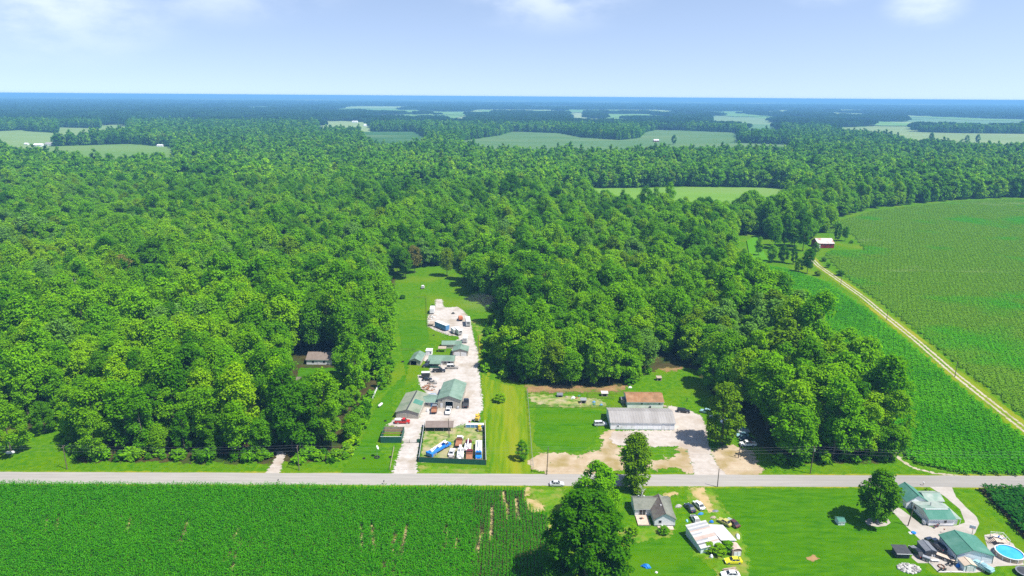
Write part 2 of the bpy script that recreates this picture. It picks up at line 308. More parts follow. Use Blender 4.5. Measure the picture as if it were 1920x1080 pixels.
CONC = [[(1737, 909), (1783, 909), (1792, 931), (1810, 950), (1831, 969), (1836, 982), (1828, 1000), (1818, 1010), (1780, 1010), (1795, 985), (1810, 980), (1800, 955), (1770, 930)],
        [(1672, 944), (1690, 955), (1728, 983), (1745, 988), (1800, 985), (1822, 1000), (1815, 1012), (1860, 1050), (1869, 1062), (1843, 1072), (1828, 1074), (1760, 1074), (1745, 1056), (1721, 1056), (1708, 1045), (1722, 1030), (1729, 1016), (1699, 987), (1669, 954)],
        [(1845, 1003), (1868, 1000), (1900, 1020), (1915, 1045), (1920, 1060), (1862, 1062), (1855, 1040)]]
sheet('concrete_drive', CONC, M_conc, .03, 'pale concrete drive and pads around the white house and its garage', 'concrete drive', .45, .35)
sheet('wood_drive', [[(496, 889), (525, 889), (530, 868), (536, 850), (522, 845), (512, 868)]], M_gravel2, .03, 'pale gravel drive entering the left wood', 'gravel drive', .6, .7)
sheet('tree_ring', [[(1621, 978), (1630, 971), (1650, 969), (1665, 973), (1670, 980), (1662, 986), (1645, 988), (1628, 985)]], M_conc, .03, 'pale round mulch bed under the lawn tree', 'tree bed', .4, .3)
LANE = [(1519, 482), (1533, 497), (1560, 516), (1618, 557), (1659, 591), (1720, 640), (1790, 701), (1860, 757), (1930, 812), (2060, 915)]
lw = gp(LANE)
def offset(pts, d):
    out = []
    for i, p in enumerate(pts):
        a = np.array(pts[max(i-1, 0)]); b = np.array(pts[min(i+1, len(pts)-1)]); t = (b-a)/np.linalg.norm(b-a); out.append((p[0]-t[1]*d, p[1]+t[0]*d))
    return out
sheet('lane_verge', None, M_mown, .02, 'pale grass verge along the farm lane', 'verge', 1.0, 1.0, lines=[lw], lw=4.2, world=True)
sheet('farm_lane', None, M_lane, .035, 'two track stone farm lane running up to the red barn', 'lane', .6, .55, lines=[offset(lw, 1.15), offset(lw, -1.15)], lw=.5, world=True)
sheet('field_path', None, M_lane, .03, 'curved tan path from the road along the corn', 'path', .7, .7, lines=[gp([(1672, 840), (1688, 862), (1712, 877), (1750, 887), (1800, 893)])], lw=.55, world=True)
sheet('bare_spot', [[(1512, 1046), (1526, 1041), (1538, 1048), (1525, 1054)]], M_drydirt, .03, 'round burnt bare spot in the right lawn', 'bare spot', .4, .5)
sheet('straw_patch', [[(1676, 933), (1697, 929), (1698, 940), (1680, 941)]], M_tansoil, .03, 'straw coloured bare patch beside the white house', 'bare patch', .5, .7)

# ------------------------------------------------------------------ haze
def haze():
    bm = bmesh.new(); box(bm, 0, 23000, 59.5, 102000, 58000, 121.6)
    m = bpy.data.materials.new('summer haze'); m.use_nodes = True; t = m.node_tree; t.nodes.clear()
    o = N(t, 'ShaderNodeOutputMaterial'); v = N(t, 'ShaderNodeVolumePrincipled')
    v.inputs['Color'].default_value = (.25, .60, 1.0, 1); v.inputs['Density'].default_value = 1.35e-4; v.inputs['Anisotropy'].default_value = 0.0
    L(t, v.outputs[0], o.inputs['Volume'])
    h = bobj('haze', bm, m); tag(h, 'pale blue summer haze filling the air to the horizon', 'haze', kind='stuff')
haze()

# ------------------------------------------------------------------ crops and distant land
def scatter(name, pts, idx, scl, rot, protos, label, cat, kind='stuff'):
    c = bpy.data.collections.new(name+'_source')
    for i, p in enumerate(protos):
        o = bpy.data.objects.new('%s_%02d' % (name, i), p); c.objects.link(o)
    n = len(pts); me = bpy.data.meshes.new(name); me.vertices.add(n); me.vertices.foreach_set('co', np.asarray(pts, np.float32).ravel())
    a = me.attributes.new('idx', 'INT', 'POINT'); a.data.foreach_set('value', np.asarray(idx, np.int32))
    a = me.attributes.new('scl', 'FLOAT_VECTOR', 'POINT'); a.data.foreach_set('vector', np.asarray(scl, np.float32).ravel())
    r3 = np.zeros((n, 3), np.float32); r3[:, 2] = rot
    a = me.attributes.new('rot', 'FLOAT_VECTOR', 'POINT'); a.data.foreach_set('vector', r3.ravel())
    o = link(name, me); tag(o, label, cat, kind=kind)
    t = bpy.data.node_groups.new(name+'_nodes', 'GeometryNodeTree')
    t.interface.new_socket('Geometry', in_out='INPUT', socket_type='NodeSocketGeometry'); t.interface.new_socket('Geometry', in_out='OUTPUT', socket_type='NodeSocketGeometry')
    gi = N(t, 'NodeGroupInput'); go = N(t, 'NodeGroupOutput'); ip = N(t, 'GeometryNodeInstanceOnPoints'); ci = N(t, 'GeometryNodeCollectionInfo')
    ci.inputs['Collection'].default_value = c; ci.inputs['Separate Children'].default_value = True; ci.inputs['Reset Children'].default_value = True
    L(t, gi.outputs[0], ip.inputs['Points']); L(t, ci.outputs[0], ip.inputs['Instance']); ip.inputs['Pick Instance'].default_value = True
    na = N(t, 'GeometryNodeInputNamedAttribute', data_type='INT'); na.inputs['Name'].default_value = 'idx'; L(t, na.outputs['Attribute'], ip.inputs['Instance Index'])
    ns = N(t, 'GeometryNodeInputNamedAttribute', data_type='FLOAT_VECTOR'); ns.inputs['Name'].default_value = 'scl'; L(t, ns.outputs['Attribute'], ip.inputs['Scale'])
    nr = N(t, 'GeometryNodeInputNamedAttribute', data_type='FLOAT_VECTOR'); nr.inputs['Name'].default_value = 'rot'
    er = N(t, 'FunctionNodeEulerToRotation'); L(t, nr.outputs['Attribute'], er.inputs[0]); L(t, er.outputs[0], ip.inputs['Rotation'])
    L(t, ip.outputs[0], go.inputs[0])
    md = o.modifiers.new('scatter', 'NODES'); md.node_group = t
    return o
def corn_mesh(seed, m, h=2.1, n=11, reach=.72, wd=.085):
    r = np.random.default_rng(seed); V = []; F = []
    def q(a, b, c, d): i = len(V); V.extend([a, b, c, d]); F.append((i, i+1, i+2, i+3))
    q((-.03, 0, 0), (.03, 0, 0), (.02, 0, h*.9), (-.02, 0, h*.9)); q((0, -.03, 0), (0, .03, 0), (0, .02, h*.9), (0, -.02, h*.9))
    for i in range(n):
        a = r.uniform(0, 6.28); z = h*(.22+.7*i/n); c, s = math.cos(a), math.sin(a); rr = reach*r.uniform(.7, 1.1); up = r.uniform(.2, .5)*h*.35
        p0 = np.array([0, 0, z]); p1 = np.array([c*rr*.5, s*rr*.5, z+up]); p2 = np.array([c*rr, s*rr, z+up*.4]); sd_ = np.array([-s, c, r.uniform(-.3, .3)])*wd
        q(p0-sd_*.5, p0+sd_*.5, p1+sd_, p1-sd_); q(p1-sd_, p1+sd_, p2+sd_*.2, p2-sd_*.2)
    return npmesh('corn_plant', V, F, [m])
M_corn = leafmat('corn leaf', [(.040, .24, .002), (.060, .30, .003), (.09, .38, .006)], .42, patch=(.03, (.08, .36, .002), .5, .72))
M_cropcorn = leafmat('young corn leaf', [(.075, .32, .002), (.095, .37, .003), (.115, .41, .004)], .4, patch=(.02, (.05, .28, .003), .5, .7))
M_bean = leafmat('soybean leaf', [(.135, .30, .012), (.155, .325, .015), (.17, .34, .02)], .35, patch=(.014, (.085, .36, .004), .55, .66), streak=(.016, (.32, .42, .15), .60, .70, .1, (.45, 1.5, 1)), vr=(.85, 1.15))
CORN = [(-160, 908), (0, 911), (500, 915), (985, 920), (983, 940), (1000, 962), (1027, 966), (1029, 1100), (1030, 1160), (-260, 1160)]
cornw = gp(CORN)
bm = bmesh.new(); poly(bm, [(x, y, .01) for x, y in cornw]); tag(bobj('corn_soil', bm, M_soil), 'soil painted shade-dark under the foreground corn', 'soil', kind='structure')
GAPS = []
for a in [((595, 330), (600, 470)), ((655, 320), (665, 460)), ((790, 370), (770, 470)), ((850, 310), (820, 510)), ((1080, 330), (1060, 460)), ((1135, 340), (1125, 450)), ((1330, 220), (1320, 400)), ((1390, 130), (1400, 180)), ((1415, 210), (1416, 280)), ((1460, 170), (1480, 280)), ((735, 530), (715, 600)), ((785, 560), (775, 600))]:
    GAPS.append(([g(480+p[0]/3, 880+p[1]/3) for p in a], .38))
for a in [((360, 390), (335, 480)), ((450, 360), (432, 450)), ((985, 370), (955, 480)), ((1415, 400), (1355, 580)), ((1800, 430), (1745, 570)), ((1840, 540), (1690, 690)), ((1780, 640), (1735, 800))]:
    GAPS.append(([g(p[0]/4, 880+p[1]/4) for p in a], .3))
GAPS.append(([g(480+1278/3, 880+340/3), g(480+1262/3, 880+400/3), g(480+1248/3, 880+465/3)], .55)); GAPS.append(([g(480+1385/3, 880+150/3), g(480+1412/3, 880+205/3)], .55))
for i, (ln, hw) in enumerate(GAPS):
    pass
sheet('bare_row', None, M_tansoil, .03, 'bare tan streaks where corn failed in the foreground field', 'bare rows', .35, .5, lines=[l for l, h in GAPS], lw=.35, world=True)
sheet('bare_corner', [[(985, 935), (1012, 938), (1022, 958), (1000, 962), (986, 955)], [(984, 914), (994, 914), (992, 930), (985, 930)], [(1027, 985), (1033, 985), (1032, 1050), (1027, 1050)]], M_tansoil, .03, 'bare tan dirt corner beside the corn and the big tree', 'bare patch', .5, .9)
def corn_field():
    al = np.array(cornw); x0, y0 = al.min(0); x1, y1 = al.max(0)
    xs = np.arange(max(x0, -185), x1, .92); ys = np.arange(max(y0, 136), y1, .55)
    X, Y = np.meshgrid(xs, ys); P = np.stack([X.ravel()+rng.normal(0, .07, X.size), Y.ravel()+rng.uniform(-.22, .22, X.size)], 1)
    P[:, 0] += .5*np.sin(P[:, 1]*.05)
    # end rows along the road run the other way
    P = P[inside(P, cornw)]
    keep = np.ones(len(P), bool)
    for ln, hw in GAPS:
        d = segdist(P, ln); keep &= d > hw*(.5+1.0*vnoise(P[:, 0], P[:, 1], 1.3))
    keep &= rng.random(len(P)) > .03; P = P[keep]; n = len(P)
    low = .78+.3*vnoise(P[:, 0], P[:, 1], 14)+.12*vnoise(P[:, 0], P[:, 1], 3)
    nar = np.where(P[:, 0] > -12+4*vnoise(P[:, 1], P[:, 1], 5), .62, 1.0)
    s = np.stack([nar*rng.uniform(.85, 1.2, n), rng.uniform(.85, 1.2, n), low*rng.uniform(.85, 1.12, n)], 1)
    protos = [corn_mesh(i, M_corn) for i in range(5)]
    scatter('corn_field', np.c_[P, np.zeros(n)], rng.integers(0, 5, n), s, np.where(nar < .9, 0, rng.uniform(0, 6.28, n)), protos, 'tall green corn in rows filling the left foreground', 'corn')
corn_field()
def crop_patch(seed, m, size, rows, per, h, leaf):
    r = np.random.default_rng(seed); V = []; F = []
    for a in range(rows):
        for b in range(per):
            x = (a+.5)/rows*size-size/2+r.normal(0, .15); y = (b+.5)/per*size-size/2+r.uniform(-.32, .32)
            for c in range(4):
                an = r.uniform(0, 6.28); cx, cy = math.cos(an), math.sin(an); z = h*r.uniform(.55, 1.1); l = leaf*r.uniform(.7, 1.3); ww = l*.33
                i = len(V); dz = r.uniform(-.3, .35)*l
                V += [(x, y, z), (x+cx*l*.5-cy*ww, y+cy*l*.5+cx*ww, z+dz*.6+.1), (x+cx*l, y+cy*l, z+dz), (x+cx*l*.5+cy*ww, y+cy*l*.5-cx*ww, z+dz*.6)]; F.append((i, i+1, i+2, i+3))
    return npmesh('crop_patch', V, F, [m])
def crop(name, polyw, m, soilm, size, rows, per, h, leaf, label, cat, ang=0, cut=None, cutw=5):
    bm = bmesh.new(); poly(bm, [(x, y, .01) for x, y in polyw]); tag(bobj(name+'_soil', bm, soilm), 'soil under the '+label, 'soil', kind='structure')
    al = np.array(polyw); c = al.mean(0); ca, sa = math.cos(ang), math.sin(ang); Rm = np.array([[ca, -sa], [sa, ca]])
    q = (al-c)@Rm; x0, y0 = q.min(0); x1, y1 = q.max(0)
    X, Y = np.meshgrid(np.arange(x0, x1, size), np.arange(y0, y1, size)); P = np.stack([X.ravel(), Y.ravel()], 1)@Rm.T+c
    P = P[inside(P, polyw)]
    if cut is not None: P = P[segdist(P, cut) > cutw]
    px, dp = proj(np.c_[P, np.zeros(len(P))]); P = P[(dp > 0) & (px[:, 0] > -150) & (px[:, 0] < 2070) & (px[:, 1] < 1200)]; n = len(P)
    s = np.stack([np.ones(n), np.ones(n), rng.uniform(.9, 1.1, n)], 1)
    scatter(name, np.c_[P, np.zeros(n)], rng.integers(0, 4, n), s, ang+rng.integers(0, 2, n)*math.pi, [crop_patch(i, m, size, rows, per, h, leaf) for i in range(4)], label, cat)
M_soil2 = mat('green crop soil', (.085, .20, .008), (.10, .22, .012), .3, 1, spec=0, world=True)  # green soil colour under the young corn and the beans
STRIP = [(1432, 500), (1470, 505), (1530, 525), (1552, 532), (1612, 575), (1655, 607), (1715, 655), (1785, 717), (1855, 775), (1930, 830), (2010, 893), (1800, 890), (1750, 880), (1715, 868), (1695, 850), (1655, 760), (1600, 690), (1500, 580)]
crop('corn_strip', gp(STRIP), M_cropcorn, M_soil2, 2.3, 3, 5, 1.4, .75, 'bright green young corn between the right wood and the lane', 'corn', ang=R(-28))
BIG = [(1540, 436), (1560, 418), (1640, 396), (1720, 386), (1800, 378), (1880, 374), (2000, 376), (2300, 400), (2300, 1000), (2100, 915), (1945, 800), (1870, 742), (1800, 688), (1730, 630), (1668, 580), (1628, 550), (1600, 530), (1566, 500), (1548, 476), (1560, 470), (1622, 470), (1600, 440)]
crop('bean_field', gp(BIG), M_bean, M_soil2, 2.5, 3, 4, .8, .75, 'broad green crop field with paler patches right of the farm lane', 'crop field', ang=R(-28))
CORNR = [(1835, 918), (2100, 918), (2100, 1100), (1960, 1040), (1921, 1012), (1880, 962)]
crop('dark_corn', gp(CORNR), leafmat('dark corn leaf', [(.012, .085, .008), (.02, .11, .010), (.03, .14, .012)], .25), M_soil, 1.6, 2, 4, 1.9, .8, 'dark green crop block at the right edge beside the drive', 'crop field')
FIELDS = []
def flat_field(name, pts, c1, c2, label, z=.05):
    W = gp(pts); m = mat(name+str(len(MATS)), c1, c2, .012, .95, spec=0, world=True, stretch=(.4, 1.6, 1), c3=tuple(.6*a+.4*b for a, b in zip(c1, (.2, .25, .1))), scale3=.004)
    bm = bmesh.new(); poly(bm, [(x, y, z+.06*len(FIELDS)) for x, y in W]); tag(bobj(name, bm, m), label, 'field', kind='structure'); return W
def ff(pts, c1, c2, label):
    c1 = (c1[0]*.58, c1[1]*.68, c1[2]*.58); c2 = (c2[0]*.58, c2[1]*.68, c2[2]*.58); FIELDS.append(flat_field('field', pts, c1, c2, label))
ff([(1085, 354), (1300, 351), (1440, 352), (1475, 356), (1470, 364, 22), (1430, 372, 22), (1300, 377, 22), (1112, 362, 22)], (.20, .34, .05), (.24, .38, .06), 'light green field between two belts of wood right of centre')
ff([(20, 268), (90, 275), (240, 270), (320, 276), (335, 292, 22), (200, 296, 22), (90, 287, 22), (0, 278, 22)], (.17, .28, .06), (.22, .32, .08), 'pale green field beside the white farm on the far left')
ff([(-80, 250), (40, 244), (50, 246), (110, 250), (112, 239), (190, 241), (192, 233), (240, 234), (235, 243, 20), (90, 258, 20), (60, 266, 20), (-80, 266, 20)], (.26, .34, .12), (.32, .38, .16), 'yellow green far field at the left edge')
ff([(595, 227), (650, 227), (700, 231), (690, 241, 20), (600, 240, 20)], (.34, .40, .2), (.4, .44, .24), 'thin pale far field left of centre')
ff([(670, 247), (780, 247), (795, 258), (800, 270), (780, 275, 18), (700, 272, 18)], (.07, .16, .06), (.09, .19, .07), 'dull green far field left of the round woodlot')
ff([(870, 264), (940, 254), (962, 247), (1050, 250), (1090, 258), (1165, 263), (1200, 259), (1212, 248), (1235, 243), (1380, 249), (1384, 262), (1382, 268), (1480, 272), (1475, 280, 18), (1390, 280, 18), (1200, 284, 18), (980, 284, 18), (860, 276, 18)], (.12, .21, .08), (.18, .27, .11), 'large pale green far field in the centre distance')
ff([(1555, 240), (1620, 238), (1650, 233), (1715, 234), (1722, 248), (1800, 250), (2200, 254), (2200, 272), (1920, 275, 18), (1760, 270, 18), (1720, 267, 18), (1640, 264), (1560, 252)], (.27, .34, .14), (.40, .42, .22), 'straw and green far field at the right distance')
ff([(825, 213), (880, 213), (880, 222, 22), (830, 222, 22)], (.4, .46, .25), (.4, .46, .25), 'small pale field far beyond the wood')
ff([(1060, 211), (1103, 211), (1098, 221, 22), (1070, 221, 22)], (.45, .48, .3), (.45, .48, .3), 'small straw field in the far centre')
ff([(1325, 217), (1452, 219), (1448, 229, 22), (1330, 227, 22)], (.28, .36, .2), (.28, .36, .2), 'thin pale field in the far right of centre')
ff([(1690, 219), (1930, 224), (1930, 233, 22), (1700, 229, 22)], (.22, .34, .2), (.22, .34, .2), 'thin green field far at the right')
ff([(1398, 233), (1460, 234), (1465, 248, 20), (1400, 246, 20)], (.16, .28, .14), (.16, .28, .14), 'small dull green field between far woodlots')
ff([(1400, 452), (1420, 443), (1428, 466), (1442, 492), (1420, 500), (1405, 480)], (.12, .32, .008), (.12, .32, .008), 'bright grass glade beside the right wood')

def far_strips():
    r = random.Random(31); cols = [((.20, .30, .10), (.26, .34, .14)), ((.12, .24, .07), (.16, .28, .09)), ((.36, .38, .20), (.42, .42, .24))]
    for i in range(44):
        d = r.uniform(2900, 8200); a = r.uniform(-.62, .62); x, y = d*math.tan(a), d; wx = r.uniform(150, 560)*(d/4000); dy = d*.172+r.uniform(40, 230)*(d/4000); c = r.choice(cols); j = lambda: r.uniform(-.12, .12)
        pts = [(x-wx*(.5+j()), y+dy*j()), (x, y-dy*.05), (x+wx*(.5+j()), y+dy*j()), (x+wx*(.5+j()), y+dy*(1+j())), (x+wx*.1, y+dy*(1.05+j()*.5)), (x-wx*(.5+j()), y+dy*(1+j()))]
        m = mat('far strip %d' % (i % 3), c[0], c[1], .01, .95, spec=0, world=True)
        bm = bmesh.new(); poly(bm, [(p[0], p[1], .05+.06*len(FIELDS)) for p in pts]); tag(bobj('field', bm, m), 'pale far field strip between the hazy distant woods', 'field', 'far field strips', 'structure'); FIELDS.append(pts)
far_strips()
# ------------------------------------------------------------------ trees
def crown_mesh(name, seed, m, Rr, z0, z1, nl, nleaf, ls, prof=0.42, rlob=(.26, .42), droop=0.0, cone=False):
    """leaf clumps gathered on lobes through an uneven crown volume; unit: metres"""
    r = np.random.default_rng(seed); H = z1-z0; C = []; RL = []
    for i in range(nl):
        a = r.uniform(0, 6.283); t = (i+r.uniform(0, 1))/nl
        if cone: rad = Rr*(1-t)**.8*.85+.15
        else: rad = Rr*math.sqrt(max(.03, 1-((t-prof)/(1.02-prof if t > prof else prof+.18))**2))
        lr = Rr*r.uniform(*rlob)*(0.75 if cone else 1)
        f = r.uniform(.45, 1.0)**.6*max(rad-lr*.6, .1)*r.uniform(.85, 1.15)
        C.append((math.cos(a)*f, math.sin(a)*f, z0+t*(H-lr*.7)+r.normal(0, .02*H)+lr*.1)); RL.append(lr)
    C = np.array(C); RL = np.array(RL); wgt = RL**2/np.sum(RL**2)
    li = r.choice(nl, nleaf, p=wgt); d = r.normal(size=(nleaf, 3)); d[:, 2] += .55; d /= np.linalg.norm(d, axis=1)[:, None]
    rr = r.normal(.88, .24, nleaf).clip(.1, 1.6)
    p = C[li]+d*(RL[li]*rr)[:, None]*np.array([1, 1, .82])
    n = d*.65+np.array([0, 0, .7])+r.normal(size=(nleaf, 3))*.36; n /= np.linalg.norm(n, axis=1)[:, None]
    u = np.cross(n, r.normal(size=(nleaf, 3))); u /= np.linalg.norm(u, axis=1)[:, None]; v = np.cross(n, u)
    s = ls*r.uniform(.55, 1.35, nleaf)[:, None]; j = lambda: r.uniform(.6, 1.25, nleaf)[:, None]
    V = np.stack([p-u*s*j(), p-v*s*.75*j()+n*s*.15, p+u*s*j(), p+v*s*.75*j()-n*s*.1], 1).reshape(-1, 3)
    return npmesh(name, V, np.arange(len(V)).reshape(-1, 4), [m])
M_bark = mat('grey brown bark', (.10, .085, .065), (.17, .15, .12), 2, .95, spec=.05)
M_deadwood = mat('bleached dead wood', (.5, .47, .43), (.62, .6, .56), 2, .9, spec=.05)
def trunk_mesh(seed, h, r0, limbs=5, m=None, spread=.35, lo=.35):
    r = random.Random(seed); bm = bmesh.new(); pts = [Vector((0, 0, -.2))]; n = 5
    for i in range(1, n+1): pts.append(Vector((r.uniform(-.02, .02)*h, r.uniform(-.02, .02)*h, h*i/n)))
    for i in range(n): tube(bm, pts[i], pts[i+1], r0*(1-.8*i/n), r0*(1-.8*(i+1)/n), 7)
    for q in range(limbs):
        t = r.uniform(lo, .9); i = min(int(t*n), n-1); b = pts[i].lerp(pts[i+1], t*n-i); a = r.uniform(0, 6.28); l = h*spread*(1.1-t*.6)
        e = b+Vector((math.cos(a)*l*.75, math.sin(a)*l*.75, l*.7)); tube(bm, b, e, r0*.38*(1.1-t), r0*.1, 5)
        if spread > .25:
            f = b.lerp(e, .55); a += r.uniform(.5, 1.2); tube(bm, f, f+Vector((math.cos(a)*l*.4, math.sin(a)*l*.4, l*.4)), r0*.16, r0*.04, 4)
    me = bpy.data.meshes.new('trunk'); bm.to_mesh(me); bm.free(); me.materials.append(m or M_bark); return me
LEAF = [leafmat('leaf fresh green', [(.135, .36, .001), (.18, .41, .001), (.24, .44, .002)], .44),
        leafmat('leaf mid green', [(.095, .285, .001), (.125, .33, .001), (.16, .355, .002)], .44),
        leafmat('leaf deep green', [(.045, .17, .001), (.062, .205, .001), (.085, .235, .002)], .42),
        leafmat('leaf olive green', [(.13, .255, .003), (.155, .28, .004), (.18, .30, .006)], .40),
        leafmat('leaf silver green', [(.13, .29, .03), (.15, .32, .04)], .38),
        leafmat('leaf rust brown', [(.165, .16, .03), (.185, .175, .04)], .25)]
LNAME = ['fresh bright green', 'mid green', 'deep dark green', 'olive green', 'silvery green', 'rust brown']
# crown shapes: (radius, bottom, top, lobes, profile)
SH = [(6.0, 3.4, 21.5, 60, .5), (5.0, 5.0, 25, 56, .55), (6.9, 3.0, 20.5, 74, .5), (4.5, 2.6, 22.5, 52, .36), (5.6, 6.0, 23, 56, .6), (6.4, 1.8, 19.5, 72, .4), (4.7, 2.0, 23.5, 60, .36), (7.6, 4.5, 19, 80, .6), (5.2, 2.0, 18, 40, .5), (6.6, 5.0, 23.5, 60, .58)]
LSZ = [.38, .34, .42, .32, .40, .36, .30, .44, .36, .40]; LOB = [(.2, .36), (.24, .4), (.16, .3), (.2, .36), (.26, .44), (.16, .28), (.24, .42), (.15, .27), (.28, .5), (.2, .34)]
CROWNS = [crown_mesh('crown', 40+i, LEAF[0], s[0], s[1], s[2], s[3], 7600, LSZ[i], s[4], LOB[i]) for i, s in enumerate(SH)]
for me in CROWNS: me.materials.clear(); me.materials.append(None)
TRUNKS = [trunk_mesh(60+i, s[2]*.82, .30, 6) for i, s in enumerate(SH)]
def tree(x, y, shape, leaf, sc_, label, group=None, name='broadleaf_tree', rot=None, sz=1.0, cat='tree', crown=None, trunk=None):
    t = empty(name, label, cat, (x, y, 0), random.uniform(0, 6.28) if rot is None else rot, group); t.scale = (sc_, sc_, sc_*sz*(.42 if name == 'bush' else 1))
    c = link('crown', crown or CROWNS[shape], t); c.material_slots[0].link = 'OBJECT'; c.material_slots[0].material = LEAF[leaf]
    link('trunk', trunk or TRUNKS[shape], t); return t

CLEAR = gp([(-700, 1200), (-700, 812), (-100, 800), (28, 800), (70, 789), (118, 790), (140, 862), (300, 863), (500, 865), (648, 861), (655, 845), (672, 800), (685, 745), (712, 712), (722, 690), (730, 650), (727, 600), (724, 560), (730, 520),
            (742, 507), (790, 500), (850, 497), (880, 510), (884, 545), (905, 562), (925, 585), (950, 602), (962, 640), (950, 680), (945, 715), (985, 722), (1110, 728), (1172, 725), (1215, 700), (1240, 684), (1300, 688), (1322, 715), (1345, 752), (1415, 780), (1432, 815), (1445, 838), (1462, 866), (1676, 864),
            (1660, 820), (1592, 740), (1508, 650), (1418, 560), (1376, 512), (1364, 482), (1372, 450), (1392, 441), (1425, 440), (1445, 448), (1520, 452), (1562, 428), (1530, 414), (1560, 410), (1640, 392), (1720, 382), (1800, 375), (1880, 371), (2000, 373), (3000, 376), (3000, 1200)])
HOUSE_GAP = gp([(556, 666), (645, 666), (652, 700), (650, 734), (600, 752), (545, 752), (546, 690)])
sheet('wood_lawn', [[(560, 690), (655, 690), (650, 732), (552, 738)]], M_lawn, .02, 'small lawn round the taupe roofed house in the left wood', 'lawn', 1.5, 2)
SHORT = gp([(540, 730), (668, 730), (660, 800), (540, 795)])
GLADES = [gp(p) for p in [[(1230, 668), (1262, 668), (1292, 690), (1218, 690)]]]
def forest():
    pts = []
    for lo, hi, sp in ((190, 700, 6.9), (700, 1500, 7.6), (1500, 2700, 9.2)):
        ys = np.arange(lo, hi, sp); xm = hi*.80
        X, Y = np.meshgrid(np.arange(-xm, xm, sp), ys); P = np.stack([X.ravel(), Y.ravel()], 1)+rng.uniform(-.48, .48, (X.size, 2))*sp
        P = P[np.abs(P[:, 0]) < P[:, 1]*.80+40]; pts.append(P)
    P = np.concatenate(pts); ok = ~inside(P, CLEAR) & ~inside(P, HOUSE_GAP)
    for f in FIELDS+GLADES: ok &= ~inside(P, f)
    for f in FIELDS: ok &= segdist(P, f, True) > 3
    P = P[ok]
    P = P[rng.random(len(P)) > .06]; n = len(P)
    scl = rng.normal(1.0, .17, n).clip(.55, 1.4)*(.86+.3*vnoise(P[:, 0], P[:, 1], 45))
    scl[inside(P, SHORT)] *= .5
    edge = segdist(P, CLEAR, True); scl[edge < 7] *= .9
    # stands of different kinds
    sp1 = vnoise(P[:, 0], P[:, 1], 60)+.35*vnoise(P[:, 0]+500, P[:, 1], 17)+rng.normal(0, .22, n)
    leaf = np.select([sp1 < .26, sp1 < .60, sp1 < 1.12, sp1 < 1.2], [2, 1, 0, 3], 4)
    leaf = np.where(rng.random(n) < .14, rng.integers(0, 3, n), leaf)
    leaf = np.where(rng.random(n) < .002, 5, leaf)
    shape = rng.integers(0, 10, n)
    leaf = np.where((P[:, 1] > 1000) & (rng.random(n) < ((P[:, 1]-1000)/1100).clip(0, .75)), np.where(rng.random(n) < .8, 2, 1), leaf)  # deep green share grows with distance, painted in to deepen the blue haze
    far = P[:, 1] > 600
    return P, scl, leaf, shape, edge
FP, FS, FL, FH, FE = forest()
